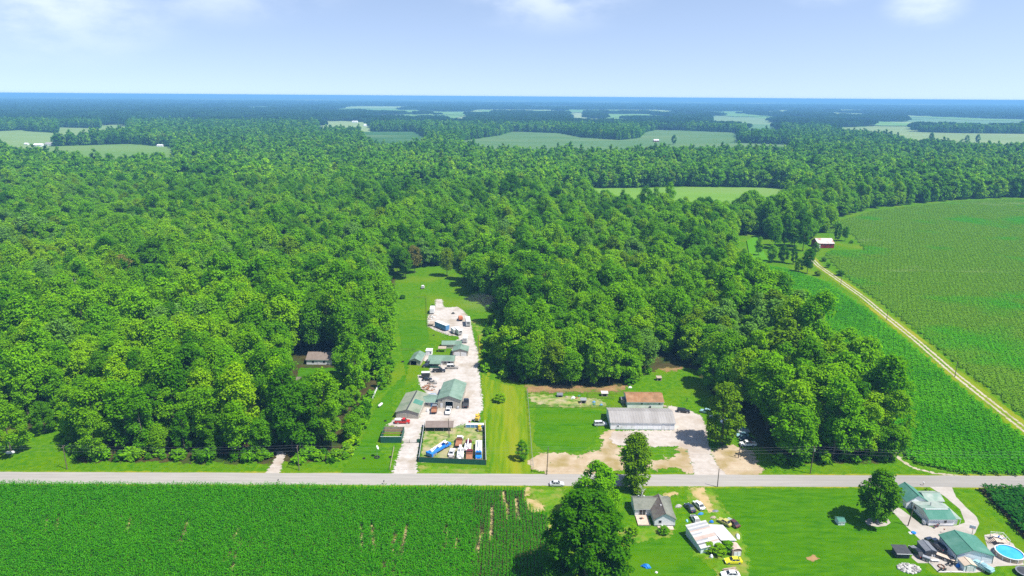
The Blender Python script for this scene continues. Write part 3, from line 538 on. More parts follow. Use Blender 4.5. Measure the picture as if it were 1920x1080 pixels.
def plant_forest():
    px, dp = proj(np.c_[FP, 12*FS]); vis = (dp > 0) & (px[:, 0] > -25) & (px[:, 0] < 1945)
    size = np.where(vis, FS/dp, 0); order = np.argsort(-size); N1 = 262
    # of the nearest, keep those near an edge or with a clear top: all of them count
    own = order[:N1]; own_set = np.zeros(len(FP), bool); own_set[own] = True
    LM = [('the left picture edge', g(20, 800)), ('the left utility pole', g(126, 862)), ('the wood drive', g(520, 850)), ('the taupe roofed house', g(605, 690)), ('the propane tank', g(690, 770)), ('the paired evergreens', g(720, 720)), ('the upper lawn', g(735, 600)), ('the motorhome', g(910, 590)),
          ('the yellow mown strip', g(940, 700)), ('the animal pen', g(1080, 725)), ('the rust roofed building', g(1210, 715)), ('the wood hutch', g(1270, 690)), ('the olive tree', g(1350, 770)), ('the scrap pickup', g(1430, 830)), ('the transformer pole', g(1519, 862)), ('the corn corner', g(1665, 862)), ('the middle corn strip', g(1620, 720)), ('the upper corn strip', g(1500, 590)), ('the deep left wood', g(300, 640)), ('the far left wood', g(60, 620)), ('the left meadow', g(85, 745)), ('the two dead trees', g(190, 700)), ('the left roadside wires', g(260, 855)), ('the mid roadside', g(380, 855)), ('the mid left wood', g(400, 730)), ('the drive pole', g(590, 855))]
    LS = ['fresh green', 'mid green', 'deep green', 'olive green', 'silvery', 'rust brown']; fam = {}
    for i in own:
        x, y = FP[i]; side = 'left' if x < -20 else 'right'; nm = min(LM, key=lambda q: (q[1][0]-x)**2+(q[1][1]-y)**2)[0]
        if nm.endswith('left wood'): side = 'dense'
        sz_ = 'tall' if FS[i] > 1.04 else 'low' if FS[i] < .84 else 'broad'; pl = 'edging' if FE[i] < 8 else 'inside'
        fam.setdefault('%s %s tree %s the %s wood near %s' % (sz_, LS[FL[i]], pl, side, nm), []).append(i)
    UN = ['', 'first', 'second', 'third', 'fourth', 'fifth', 'sixth', 'seventh', 'eighth', 'ninth', 'tenth', 'eleventh', 'twelfth', 'thirteenth', 'fourteenth', 'fifteenth', 'sixteenth', 'seventeenth', 'eighteenth', 'nineteenth']
    TENS = {2: 'twent', 3: 'thirt', 4: 'fort', 5: 'fift', 6: 'sixt'}
    ORD = ['leftmost']+[(UN[n] if n < 20 else TENS[n//10]+('ieth' if n % 10 == 0 else 'y-'+UN[n % 10]))+' from left' for n in range(2, 70)]
    for lab, ids in fam.items():
        ids = sorted(ids, key=lambda i: px[i, 0])
        for q, i in enumerate(ids):
            x, y = FP[i]; tree(x, y, int(FH[i]), int(FL[i]), float(FS[i]), lab if len(ids) == 1 else lab+', '+(ORD[q] if q < len(ids)-1 or q == 0 else 'rightmost'), 'broadleaf trees of the roadside woods')
    rest = ~own_set; P = FP[rest]; s = FS[rest]; l = FL[rest]; h = FH[rest]
    near = P[:, 1] < 800
    full = []
    for li in range(6):
        for sh in range(10):
            c = CROWNS[sh]; t = TRUNKS[sh]
            bm = bmesh.new(); bm.from_mesh(c); n0 = len(bm.faces); bm.from_mesh(t); bm.faces.ensure_lookup_table()
            for f in bm.faces: f.material_index = 0
            for f in bm.faces[n0:]: f.material_index = 1
            me = bpy.data.meshes.new('forest_tree'); bm.to_mesh(me); bm.free(); me.materials.append(LEAF[li]); me.materials.append(M_bark); full.append(me)
    q = near
    scatter('near_woodland', np.c_[P[q], np.zeros(q.sum())], l[q]*10+h[q], np.stack([s[q], s[q], s[q]*rng.uniform(.8, 1.15, q.sum())], 1), rng.uniform(0, 6.28, q.sum()), full, 'dense green broadleaf wood stretching back from the road', 'forest')
    mid = []
    for li in range(6):
        for sh in range(3):
            a = SH[sh]; mid.append(crown_mesh('forest_crown', 90+sh, LEAF[li], a[0]*1.08, 2.0, a[2], 22, 900, 1.05, a[4]))
    q = ~near
    scatter('middle_woodland', np.c_[P[q], np.zeros(q.sum())], l[q]*3+h[q] % 3, np.repeat(s[q][:, None], 3, 1), rng.uniform(0, 6.28, q.sum()), mid, 'wooded belts between the fields in the middle distance', 'forest')
plant_forest()
def groves():
    """blocks of sixty low poly crowns for the woods from 2.6 to 7 km"""
    protos = []
    for b in range(5):
        r = np.random.default_rng(300+b); V = []; F = []; o = 0
        for i in range(70):
            x, y = r.uniform(-32, 32, 2); me = None; n = 46; R0 = r.uniform(4.5, 7); h = r.uniform(15, 24)
            d = r.normal(size=(n, 3)); d[:, 2] = np.abs(d[:, 2])*.9-.2; d /= np.linalg.norm(d, axis=1)[:, None]
            p = np.array([x, y, h*.62])+d*np.array([R0, R0, h*.36]); nn = d+r.normal(size=(n, 3))*.4; nn /= np.linalg.norm(nn, axis=1)[:, None]
            u = np.cross(nn, r.normal(size=(n, 3))); u /= np.linalg.norm(u, axis=1)[:, None]; v = np.cross(nn, u); s = 2.3*r.uniform(.7, 1.3, n)[:, None]
            q = np.stack([p-u*s, p-v*s, p+u*s, p+v*s], 1).reshape(-1, 3); V.append(q); F.append(np.arange(len(q)).reshape(-1, 4)+o); o += len(q)
        protos.append(npmesh('grove', np.concatenate(V), np.concatenate(F), [MATS['leaf grove']]))
    pts = []
    for lo, hi, sp in ((2700, 7200, 52), (7200, 12500, 86)):
        X, Y = np.meshgrid(np.arange(-10200, 10200, sp), np.arange(lo-40, hi, sp)); P = np.stack([X.ravel(), Y.ravel()], 1)+rng.uniform(-.4, .4, (X.size, 2))*sp
        pts.append(P[np.abs(P[:, 0]) < P[:, 1]*.80])
    P = np.concatenate(pts); ok = np.ones(len(P), bool)
    for f in FIELDS: ok &= ~inside(P, f)
    op = vnoise(P[:, 0]*.55, P[:, 1], 330)+.25*vnoise(P[:, 0], P[:, 1], 120); ok &= op < 1.0
    P = P[ok]; n = len(P); big = np.where(P[:, 1] > 7200, 1.6, 1.0)
    scatter('distant_woodland', np.c_[P, np.zeros(n)], rng.integers(0, 5, n), np.stack([big, big, rng.uniform(.75, 1.2, n)], 1), rng.uniform(0, 6.28, n), protos, 'hazy blue woods of the far distance', 'forest')
leafmat('leaf grove', [(.012, .06, .010), (.022, .085, .012), (.038, .11, .016)], .3)  # leaf colour darkened so the haze dominates and turns these woods blue
groves()
def horizon_woods():
    """one bumpy canopy from 7 to 44 km"""
    na = 420; rad = 11000*np.exp(np.linspace(0, math.log(44000/11000), 130)); an = np.linspace(-R(43), R(43), na)
    A, D = np.meshgrid(an, rad); X = D*np.sin(A); Y = D*np.cos(A)
    hgt = 9+16*rng.random(X.shape)*(.6+.4*vnoise(X, Y, 1500)); op = vnoise(X*.35, Y, 420)+.2*vnoise(X, Y, 1300)
    hgt[(op > .93)] = .5; hgt[0] = 0; hgt[-1] += 6
    V = np.stack([X.ravel(), Y.ravel(), hgt.ravel()], 1); nx = na
    i, j = np.meshgrid(np.arange(nx-1), np.arange(len(rad)-1)); a = (j*nx+i).ravel(); F = np.stack([a, a+1, a+nx+1, a+nx], 1)
    m = mat('far canopy', (.022, .085, .012), (.05, .13, .02), .004, 1, spec=0, world=True, c3=(.24, .30, .14), scale3=.0016, stretch=(.9, .28, 1))
    tag(link('horizon_woodland', npmesh('horizon_woodland', V, F, [m])), 'blue wooded plain reaching the horizon', 'forest', kind='stuff')
horizon_woods()
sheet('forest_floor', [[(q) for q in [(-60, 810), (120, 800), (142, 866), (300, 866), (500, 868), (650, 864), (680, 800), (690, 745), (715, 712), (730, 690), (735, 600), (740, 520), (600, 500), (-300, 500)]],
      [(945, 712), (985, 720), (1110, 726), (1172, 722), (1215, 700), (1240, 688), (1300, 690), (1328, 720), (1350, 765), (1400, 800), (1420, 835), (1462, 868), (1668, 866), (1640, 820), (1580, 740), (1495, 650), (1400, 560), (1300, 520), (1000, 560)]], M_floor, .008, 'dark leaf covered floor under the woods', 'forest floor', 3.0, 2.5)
# undergrowth along the wood edges
def undergrowth():
    protos = [crown_mesh('shrub', 500+i, LEAF[l], 1.9, .1, 3.2, 12, 420, .38, .35) for i, l in enumerate((0, 1, 2, 1))]
    ln = [gp([(140, 862), (300, 863), (500, 865)]), gp([(530, 864), (648, 861), (655, 845), (672, 800), (690, 745)]), gp([(712, 712), (730, 650), (727, 600), (724, 560), (730, 520)]),
          gp([(884, 545), (905, 562), (925, 585), (950, 602), (962, 640), (950, 680), (945, 715)]), gp([(1172, 725), (1215, 700)]), gp([(1462, 866), (1668, 864), (1650, 820), (1592, 740), (1508, 650), (1418, 560), (1376, 512)]), gp([(28, 800), (70, 789), (118, 790), (140, 862)])]
    Q = []
    for l in ln:
        for a, b in zip(l, l[1:]):
            d = math.dist(a, b); n = int(d/1.9)
            for i in range(n):
                t = random.random(); Q.append((a[0]+(b[0]-a[0])*t+random.gauss(0, 1.3), a[1]+(b[1]-a[1])*t+random.gauss(0, 1.3)+.8))
    for i in range(70): Q.append(g(random.uniform(905, 940), random.uniform(600, 700)))
    Q = np.array(Q); n = len(Q); s = rng.uniform(.5, 1.35, n)
    scatter('undergrowth', np.c_[Q, np.zeros(n)], rng.integers(0, 4, n), np.stack([s*1.1, s*1.1, s*rng.uniform(.7, 1.2, n)], 1), rng.uniform(0, 6.28, n), protos, 'low leafy bushes along the edges of the woods', 'undergrowth')
undergrowth()
for px_, py_, s_, l_, lab in ((588, 742, .42, 0, 'low fresh green tree before the left half of the taupe roofed house'), (611, 746, .40, 1, 'low mid green tree before the right half of the taupe roofed house'), (566, 752, .46, 0, 'low bright tree before the left corner of the taupe roofed house'), (636, 744, .5, 1, 'low green tree before the right corner of the taupe roofed house')): tree(*g(px_, py_), 5, l_, s_, lab)
# single trees
bigc = crown_mesh('crown', 701, LEAF[2], 11.6, .3, 29, 210, 36000, .42, .32, (.10, .2)); bigc.materials.clear(); bigc.materials.append(None); bigt = trunk_mesh(702, 25, .55, 12)
tree(*g(1096, 1102), 0, 2, .92, 'huge dark green tree standing between the corn and the grey house', name='broadleaf_tree', crown=bigc, trunk=bigt, rot=.4)
midc = crown_mesh('crown', 711, LEAF[3], 8.0, 2, 21, 80, 11000, .40, .42, (.13, .25)); midc.materials.clear(); midc.materials.append(None)
tree(*g(1118, 975), 0, 0, .86, 'lighter green tree behind the huge dark tree by the road', crown=midc, trunk=trunk_mesh(712, 17, .5, 9), rot=1.2)
tallc = crown_mesh('crown', 721, LEAF[2], 4.9, 1.2, 18.5, 90, 9500, .36, .4, (.2, .36)); tallc.materials.clear(); tallc.materials.append(None)
tree(*g(1190, 913), 0, 3, 1.0, 'tall narrow dark tree on the near road verge before the long white building', crown=tallc, trunk=trunk_mesh(722, 16, .4, 8), rot=2.2)
drc = crown_mesh('crown', 731, LEAF[3], 6.6, 2.2, 23.5, 85, 9500, .40, .42, (.14, .27)); drc.materials.clear(); drc.materials.append(None)
tree(*g(1353, 832), 0, 3, 1.0, 'large olive green tree at the right of the gravel pad before the parked cars', crown=drc, trunk=trunk_mesh(732, 20, .5, 8), rot=.9)
lwc = crown_mesh('crown', 741, LEAF[1], 5.7, 2.6, 16.3, 64, 7000, .38, .45, (.15, .29)); lwc.materials.clear(); lwc.materials.append(None)
tree(*g(1641, 980), 0, 2, 1.0, 'round lawn tree in a mulch ring left of the white house', crown=lwc, trunk=trunk_mesh(742, 14, .38, 7), rot=.2)
tree(*g(979, 862), 5, 1, .36, 'small bushy tree on the mown strip beside the chain fence', name='young_tree')
tree(*g(22, 852), 5, 1, 1.0, 'bushy tree standing alone at the left picture edge by the road')
tree(*g(85, 812), 5, 2, .62, 'small dark tree at the back of the left roadside meadow')
for i, (px, py, s, l, lab) in enumerate([(1447, 492, .62, 0, 'round lawn tree left of the farm drive, nearest the glade'), (1422, 480, .6, 1, 'small tree beside the bright glade at the left of the farm lawn'), (1468, 492, .62, 2, 'second round tree on the farm lawn under the dark grove'), (1487, 495, .58, 2, 'third small tree on the farm lawn below the dark grove'), (1513, 513, .78, 2, 'dark bushy tree on the farm lawn left of the lane end'), (1497, 509, .5, 0, 'pale young tree left of the dark bushy tree by the lane'), (1533, 517, .4, 3, 'small shrubby tree between the dark bushy tree and the lane'),
        (1505, 470, 1.1, 2, 'tall dark tree left of the red barn, nearest to it'), (1490, 462, 1.05, 1, 'tall tree second to the left of the red barn'), (1470, 462, 1.15, 2, 'tall dark tree in the middle of the farm grove'), (1452, 466, 1.0, 1, 'mid green tree at the left of the farm grove'), (1528, 478, .52, 4, 'silvery shrub in front of the red barn by the lane'), (1545, 490, .4, 4, 'silvery bush on the right of the lane end'), (1552, 502, .38, 1, 'small bush along the right of the lane'), (1575, 517, .42, 2, 'last dark bush on the right of the lane'),
        (1570, 452, .68, 2, 'dark tree right behind the red barn'), (1584, 452, .55, 1, 'low tree right of the red barn at the field edge'), (1596, 456, .3, 2, 'little round bush at the corner of the barn lawn')]):
    tree(*g(px, py), i % 6, l, s, lab, name='farm_tree' if s > .45 else 'bush', cat='tree' if s > .45 else 'bush')
for i, (px, py, l, lab) in enumerate([(745, 513, 2, 'dark tree with bare trunk left of the clearing head'), (757, 517, 2, 'dark tree with bare trunk second at the clearing head'), (761, 523, 2, 'dark tall tree standing out at the left of the clearing head'), (778, 512, 5, 'rust brown tree with dying crown at the clearing head'), (838, 518, 3, 'slender olive tree at the right of the clearing head'), (812, 497, 1, 'mid green tree in the centre of the clearing head'), (868, 525, 3, 'leaning olive tree at the right edge of the clearing')]):
    tree(*g(px, py), 4, l, .85, lab, name='broadleaf_tree')
conc = crown_mesh('crown', 751, LEAF[1], 3.0, .2, 8.5, 30, 2600, .3, .3, (.26, .4), cone=True); conc.materials.clear(); conc.materials.append(None)
tree(*g(716, 727), 0, 0, 1.0, 'conical evergreen by the lawn edge behind the white fence, left of the pair', name='evergreen_tree', crown=conc, trunk=TRUNKS[5], sz=1.0).children[1].scale = (.4, .4, .3)
tree(*g(727, 718), 0, 1, .9, 'conical evergreen by the lawn edge, right of the pair', name='evergreen_tree', crown=conc, trunk=TRUNKS[5]).children[1].scale = (.4, .4, .3)
def dead(px, py, z, s, lab, seed):
    x, y = g(px, py, 16); t = empty('dead_tree', lab, 'dead tree', (x, y, 0)); link('trunk', trunk_mesh(seed, 22*s, .28, 12, M_deadwood, .3, .5), t)
dead(133, 540, 18, 1.0, 'bleached dead tree rising from the left wood, lower of the two', 801)
dead(151, 513, 18, 1.0, 'thin bleached dead trunk higher up in the left wood', 802)
dead(1207, 862, 0, .35, 'bare dead sapling beside the tall narrow roadside tree', 803)
# ------------------------------------------------------------------ buildings
M_greenroof = mat('sage green metal roof', (0.144, 0.225, 0.171), (0.189, 0.270, 0.211), .6, .55, spec=.3, c3=(0.117, 0.189, 0.135), scale3=.25)
M_greenroof2 = mat('teal green shingle roof', (.055, .17, .125), (.075, .20, .15), 1.5, .8, spec=.1, c3=(.10, .225, .175), scale3=.3)
M_greypale = mat('pale grey green roof', (0.255, 0.306, 0.264), (0.323, 0.365, 0.323), .7, .7, spec=.2, c3=(0.170, 0.264, 0.212), scale3=.3)
M_oldroof = mat('weathered olive roof', (0.198, 0.225, 0.162), (0.252, 0.270, 0.198), .6, .7, spec=.2, c3=(0.153, 0.198, 0.126), scale3=.25)
M_beigewall = mat('beige metal wall', (0.357, 0.327, 0.272), (0.399, 0.370, 0.315), 1.2, .7, spec=.2)
M_whitewall = mat('white painted metal wall', (.82, .82, .83), (.76, .76, .77), .8, .6, spec=.25, c3=(.66, .65, .64), scale3=.4)
M_vinyl = mat('pale grey vinyl siding', (.64, .65, .66), (.70, .71, .72), .8, .7, spec=.2)
M_bluewall = mat('pale bluish metal siding', (.60, .66, .69), (.66, .72, .75), .8, .6, spec=.25)
M_white = mat('white trim paint', (0.680, 0.680, 0.680), (0.612, 0.612, 0.603), .9, .5)
M_greenwall = mat('dark green metal sheet', (.012, .075, .05), (.02, .10, .065), .7, .6)
M_dark = mat('painted interior shade', (.012, .012, .012), rough=.95, spec=.02)  # near-black colour for interior shade, on indoor floors and plates over walls
M_glass = mat('dark window glass', (.02, .026, .03), rough=.08, spec=.6)
M_rust = mat('rusty tan brown roof', (.25, .125, .06), (.34, .20, .11), .45, .8, spec=.1, c3=(.21, .12, .06), scale3=.3)
M_greyroof = mat('worn pale grey metal roof', (.28, .265, .25), (.335, .32, .305), .35, .7, spec=.15, c3=(.25, .235, .22), scale3=.2, stretch=(1, .25, 1))
M_shingle = mat('brown grey shingle', (.10, .085, .075), (.145, .125, .11), 1.6, .9, spec=.05, c3=(.16, .16, .13), scale3=.35)
M_shingle2 = mat('grey green worn shingle', (.15, .16, .13), (.20, .205, .17), 1.4, .9, spec=.05, c3=(.12, .13, .10), scale3=.3)
M_brownroof = mat('taupe brown roof', (.17, .135, .115), (.21, .17, .145), .6, .8, spec=.1)
M_redwall = mat('red barn boards', (.20, .025, .02), (.27, .04, .03), 1, .85, spec=.1)
M_pinkroof = mat('faded pinkish tin roof', (0.496, 0.416, 0.384), (0.576, 0.528, 0.496), .4, .6, spec=.2, c3=(0.360, 0.176, 0.120), scale3=.25)
M_wood = mat('weathered grey wood', (.30, .24, .18), (.40, .33, .26), 1.5, .9, spec=.05)
M_deckwood = mat('pale deck wood', (.48, .38, .30), (.56, .46, .37), 1.5, .9, spec=.05)
M_tanroof = mat('tan shed roof', (.46, .37, .28), (.53, .43, .33), .8, .8, spec=.1)
M_charcoal = mat('charcoal metal', (.035, .037, .042), (.055, .057, .06), 1, .6)
M_slate = mat('slate grey metal', (.13, .14, .16), (.18, .19, .21), 1, .6)
M_steel = mat('galvanised steel', (.36, .37, .38), (.45, .46, .47), 2, .45, metal=.5)
M_pole = mat('grey brown pole wood', (.11, .085, .065), (.17, .135, .10), 2, .95, spec=.03)
M_blue = mat('bright blue paint', (.015, .20, .60), (.02, .26, .68), 1.2, .4)
M_bluetarp = mat('blue tarpaulin', (.01, .14, .52), (.02, .22, .65), 1.4, .5)
M_bluebox = mat('faded blue container', (.08, .22, .42), (.12, .28, .48), .8, .6)
M_rustmetal = mat('rusty steel', (.24, .10, .05), (.34, .17, .10), 1.2, .85, spec=.1)
M_tread = mat('black rubber', (.018, .018, .019), (.03, .03, .03), 3, .9, spec=.1)
M_rim = mat('wheel rim grey', (.35, .35, .36), rough=.4, metal=.4)
M_lamp = mat('headlamp plastic', (.72, .72, .70), rough=.2, spec=.6)
M_tail = mat('red tail lamp', (.35, .015, .012), rough=.3, spec=.5)
M_yellow = mat('faded machine yellow', (.55, .33, .02), (.62, .42, .05), 1.4, .6)
M_stone = mat('grey field stone', (.30, .29, .27), (.50, .48, .45), 1.2, .9, spec=.05, c3=(.2, .19, .18), scale3=.9)
M_water = mat('pool water', (.03, .30, .72), (.06, .40, .80), .5, .08, spec=.5)
M_rubble = mat('scrap rubble', (.35, .24, .17), (.55, .47, .40), 1.5, .9, spec=.05, c3=(.25, .08, .05), scale3=.8)

RIBBED = {M_greenroof: M_greenroof, M_oldroof: M_oldroof, M_greyroof: M_greyroof, M_pinkroof: M_pinkroof, M_brownroof: M_brownroof}
def building(name, label, p, yaw, cat='building', group=None): return empty(name, label, cat, (p[0], p[1], 0), yaw, group)
def gable(t, W, D, eave, ridge, axis, wm, rm, x0=0, y0=0, over=.3, hole=None, off=None, trim=M_white, rm2=None, th=.1, wallname='wall'):
    """gabled block in the thing's own axes: front at y0, ridge along 'y' (gable to the front) or 'x'; off shifts the ridge"""
    bm = bmesh.new(); x1, y1 = x0+W, y0+D; E_ = eave
    if axis == 'y':
        xm = x0+(W/2 if off is None else off); zr = lambda x: E_+(ridge-E_)*((x-x0)/(xm-x0) if x <= xm else (x1-x)/(x1-xm))
        front = lambda y: [(x0, y, 0), (x1, y, 0), (x1, y, E_), (xm, y, ridge), (x0, y, E_)]
        if hole:
            a, b, h = hole
            poly(bm, [(x0, y0, 0), (a, y0, 0), (a, y0, zr(a))]+([(xm, y0, ridge)] if xm < a else [])+[(x0, y0, E_)])
            poly(bm, [(b, y0, 0), (x1, y0, 0), (x1, y0, E_)]+([(xm, y0, ridge)] if xm > b else [])+[(b, y0, zr(b))])
            poly(bm, [(a, y0, h), (b, y0, h), (b, y0, zr(b))]+([(xm, y0, ridge)] if a < xm < b else [])+[(a, y0, zr(a))])
        else: poly(bm, front(y0))
        poly(bm, front(y1)); poly(bm, [(x0, y0, 0), (x0, y1, 0), (x0, y1, E_), (x0, y0, E_)]); poly(bm, [(x1, y0, 0), (x1, y1, 0), (x1, y1, E_), (x1, y0, E_)])
        s = (ridge-E_)/(xm-x0); s2 = (ridge-E_)/(x1-xm); z = .12
        sl = [[(x0-over, y0-over, E_-over*s+z), (xm, y0-over, ridge+z), (xm, y1+over, ridge+z), (x0-over, y1+over, E_-over*s+z)], [(xm, y0-over, ridge+z), (x1+over, y0-over, E_-over*s2+z), (x1+over, y1+over, E_-over*s2+z), (xm, y1+over, ridge+z)]]
        cap = ((xm, y0-over-.02, ridge+z+.03), (xm, y1+over+.02, ridge+z+.03))
    else:
        ym = y0+(D/2 if off is None else off)
        for x in (x0, x1): poly(bm, [(x, y0, 0), (x, y1, 0), (x, y1, E_), (x, ym, ridge), (x, y0, E_)])
        if hole:
            a, b, h = hole
            poly(bm, [(x0, y0, 0), (a, y0, 0), (a, y0, E_), (x0, y0, E_)]); poly(bm, [(b, y0, 0), (x1, y0, 0), (x1, y0, E_), (b, y0, E_)]); poly(bm, [(a, y0, h), (b, y0, h), (b, y0, E_), (a, y0, E_)])
        else: poly(bm, [(x0, y0, 0), (x1, y0, 0), (x1, y0, E_), (x0, y0, E_)])
        poly(bm, [(x0, y1, 0), (x1, y1, 0), (x1, y1, E_), (x0, y1, E_)])
        s = (ridge-E_)/(ym-y0); s2 = (ridge-E_)/(y1-ym); z = .12
        sl = [[(x0-over, y0-over, E_-over*s+z), (x1+over, y0-over, E_-over*s+z), (x1+over, ym, ridge+z), (x0-over, ym, ridge+z)], [(x0-over, ym, ridge+z), (x1+over, ym, ridge+z), (x1+over, y1+over, E_-over*s2+z), (x0-over, y1+over, E_-over*s2+z)]]
        cap = ((x0-over-.02, ym, ridge+z+.03), (x1+over+.02, ym, ridge+z+.03))
    w_ = bobj(wallname, bm, wm, t)
    bm = bmesh.new(); slab(bm, sl[0], th); r1 = bobj('roof_slope', bm, rm, t)
    bm = bmesh.new(); slab(bm, [(a[0], a[1], a[2]) for a in sl[1]], th); r2 = bobj('roof_slope', bm, rm2 or rm, t)
    if rm in RIBBED:
        bm = bmesh.new()
        for c in sl:
            c = [Vector(p) for p in c]; lo = sorted(c, key=lambda p: p.z); A, B = lo[0], lo[1]; T = min(lo[2:], key=lambda p: (p-A).length); U = [p for p in lo[2:] if p is not T][0]; n = max(3, int((B-A).length/1.0))
            for i in range(n+1): tube(bm, A.lerp(B, i/n)+Vector((0, 0, .01)), T.lerp(U, i/n)+Vector((0, 0, .01)), .03, .03, 4)
        bobj('roof_ribs', bm, RIBBED[rm], t)['kind'] = 'stuff'
    bm = bmesh.new(); a, b = Vector(cap[0]), Vector(cap[1]); m = (a+b)/2
    box(bm, m.x, m.y, m.z, .22 if axis == 'y' else (b-a).length, (b-a).length if axis == 'y' else .22, .06); bobj('ridge_cap', bm, rm, t)
    bm = bmesh.new()      # eave trim and corner boards
    for c in (sl[0], sl[1]):
        lo = [p for p in c if p[2] < ridge-.02]
        if len(lo) >= 2:
            a, b = Vector(lo[0]), Vector(lo[-1]); m = (a+b)/2; dx, dy = abs(b.x-a.x)+.04, abs(b.y-a.y)+.04; box(bm, m.x, m.y, m.z-th-.06, max(dx, .06), max(dy, .06), .12)
    bobj('eave_trim', bm, trim, t)
    return t
def front_box(t, name, m, x, z, w_, h, y=0, d=.06):
    bm = bmesh.new(); box(bm, x, y-d/2-.002, z, w_, d, h); return bobj(name, bm, m, t)
def window(t, x, z, w_=.9, h=.9, y=0, fm=M_white):
    f = front_box(t, 'window', fm, x, z, w_+.14, h+.14, y, .05); bm = bmesh.new(); box(bm, x, y-.062, z, w_, .02, h); bobj('pane', bm, M_glass, f); return f
def door(t, x, w_=.9, h=2.0, y=0, m=M_white):
    f = front_box(t, 'door', m, x, h/2+.02, w_, h, y, .06); bm = bmesh.new(); box(bm, x+w_*.38, y-.09, 1.0, .12, .06, .06); bobj('handle', bm, M_steel, f); return f
def side_window(t, y, z, w_=.9, h=.8, x=0):
    bm = bmesh.new(); box(bm, x-.03, y, z, .05, w_+.14, h+.14); f = bobj('window', bm, M_white, t); bm = bmesh.new(); box(bm, x-.062, y, z, .02, w_, h); bobj('pane', bm, M_glass, f)
def overhead(t, x, w_, h, y=0, m=M_white, n=4):
    for i in range(n):
        front_box(t, 'door_panel', m, x, (i+.5)*h/n, w_, h/n-.05, y, .05)
def part(t, name, m, boxes, bev=0):
    bm = bmesh.new()
    for b in boxes: box(bm, *b[:6], **(b[6] if len(b) > 6 else {}), bev=bev)
    return bobj(name, bm, m, t)

# --- salvage yard
t = building('workshop', 'large green roofed workshop with an open dark vehicle door in its gable', k('B', 643, 318), R(-3.4))
gable(t, 9.0, 16.3, 3.7, 5.3, 'y', M_beigewall, M_greenroof, hole=(3.0, 6.0, 2.9)); door(t, 1.5, 1.0, 2.05); part(t, 'door_frame', M_white, [(2.95, -.03, 1.45, .1, .06, 2.9), (6.05, -.03, 1.45, .1, .06, 2.9), (4.5, -.03, 2.96, 3.2, .06, .12)])
front_box(t, 'wall_lamp', M_charcoal, 1.5, 3.2, .5, .25); part(t, 'floor', M_dark, [(4.5, 8.15, .06, 8.9, 16.2, .02)]); part(t, 'gutter', M_greenwall, [(-.36, 8.1, 3.52, .08, 16.8, .1), (9.36, 8.1, 3.52, .08, 16.8, .1)])  # floor near-black, the shade indoors is put into its colour
t = building('long_shed', 'long low shed with weathered olive roof and a green patch near the pens', k('B', 258, 410), R(-5))
gable(t, 8.7, 17.0, 2.45, 3.7, 'y', M_beigewall, M_oldroof, rm2=M_oldroof); overhead(t, 2.2, 3.6, 2.1, m=M_beigewall); overhead(t, 6.3, 3.4, 2.1, m=M_beigewall)
bm = bmesh.new(); slab(bm, [(5.2, 6.2, 3.62), (8.6, 6.2, 2.68), (8.6, 10.0, 2.68), (5.2, 10.0, 3.62)], .05); bobj('roof_patch', bm, M_greenroof2, t)
bm = bmesh.new(); slab(bm, [(4.1, -.35, 3.9), (4.6, -.35, 3.9), (4.6, 17, 3.9), (4.1, 17, 3.9)], .05); bobj('ridge_flashing', bm, M_charcoal, t)
t = building('link_building', 'low green roofed link with a blue door between the shed and the workshop', k('B', 505, 310), R(-4))
gable(t, 5.7, 6.5, 2.2, 2.9, 'x', M_beigewall, M_greenroof); door(t, 3.6, .9, 1.9, m=M_bluebox); window(t, 1.6, 1.4, 1, .8)
t = building('open_lean_to', 'brown flat roofed lean to along the back of the fenced lot', k('B', 527, 535), R(.9))
bm = bmesh.new(); slab(bm, [(-.1, -.3, 1.75), (10.2, -.3, 1.75), (10.2, 3.6, 2.5), (-.1, 3.6, 2.5)], .1); bobj('roof', bm, M_brownroof, t); part(t, 'back_wall', M_wood, [(5, 3.4, 1.15, 9.9, .08, 2.3)])
for x in (.1, 3.4, 6.7, 9.9): part(t, 'post', M_wood, [(x, .05, .85, .14, .14, 1.7)])
t = building('green_house', 'green roofed house with a porch gable in the middle of the salvage yard', k('A', 560, 780), R(-1.8))
gable(t, 11.5, 6.5, 2.3, 3.5, 'x', M_beigewall, M_greenroof); window(t, 9.4, 1.4, 1, .9); window(t, 7.6, 1.4, 1, .9); door(t, 5.9, .9, 2)
bm = bmesh.new(); slab(bm, [(.9, -3.8, 2.15), (6, -3.8, 2.15), (6, .6, 2.95), (.9, .6, 2.95)], .1); bobj('porch_roof', bm, M_greenroof, t)
for x in (1.05, 3.4, 5.85): part(t, 'post', M_greenwall, [(x, -3.65, 1, .12, .12, 2.05)])
part(t, 'porch_wall', M_greenwall, [(3.4, -3.6, .5, 4.7, .06, .9)])
t = building('garage', 'two door garage with green roof beside the gravel drive', k('A', 805, 690), R(-1))
gable(t, 7.0, 6.2, 2.6, 3.7, 'y', M_beigewall, M_greenroof)
overhead(t, 1.95, 2.7, 2.1); overhead(t, 5.05, 2.7, 2.1)
t = building('back_shed', 'long low green roofed shed behind the two door garage', k('A', 697, 612), R(1.2))
gable(t, 9.2, 5.0, 2.1, 3.0, 'x', M_beigewall, M_greenroof); door(t, 7.5, .9, 1.9)
t = building('small_barn', 'narrow green roofed shed with dark open front on the lawn edge', k('A', 370, 780), R(-5.8))
gable(t, 4.9, 9.5, 2.2, 3.4, 'y', M_beigewall, M_greenroof, hole=(.3, 3.1, 2.0)); part(t, 'floor', M_dark, [(2.4, 4.7, .06, 4.8, 9.4, .02)])  # near-black floor paints the shade behind the open front
t = building('white_hut', 'white flat roofed hut between the narrow shed and the shelter', k('A', 532, 683), R(-2))
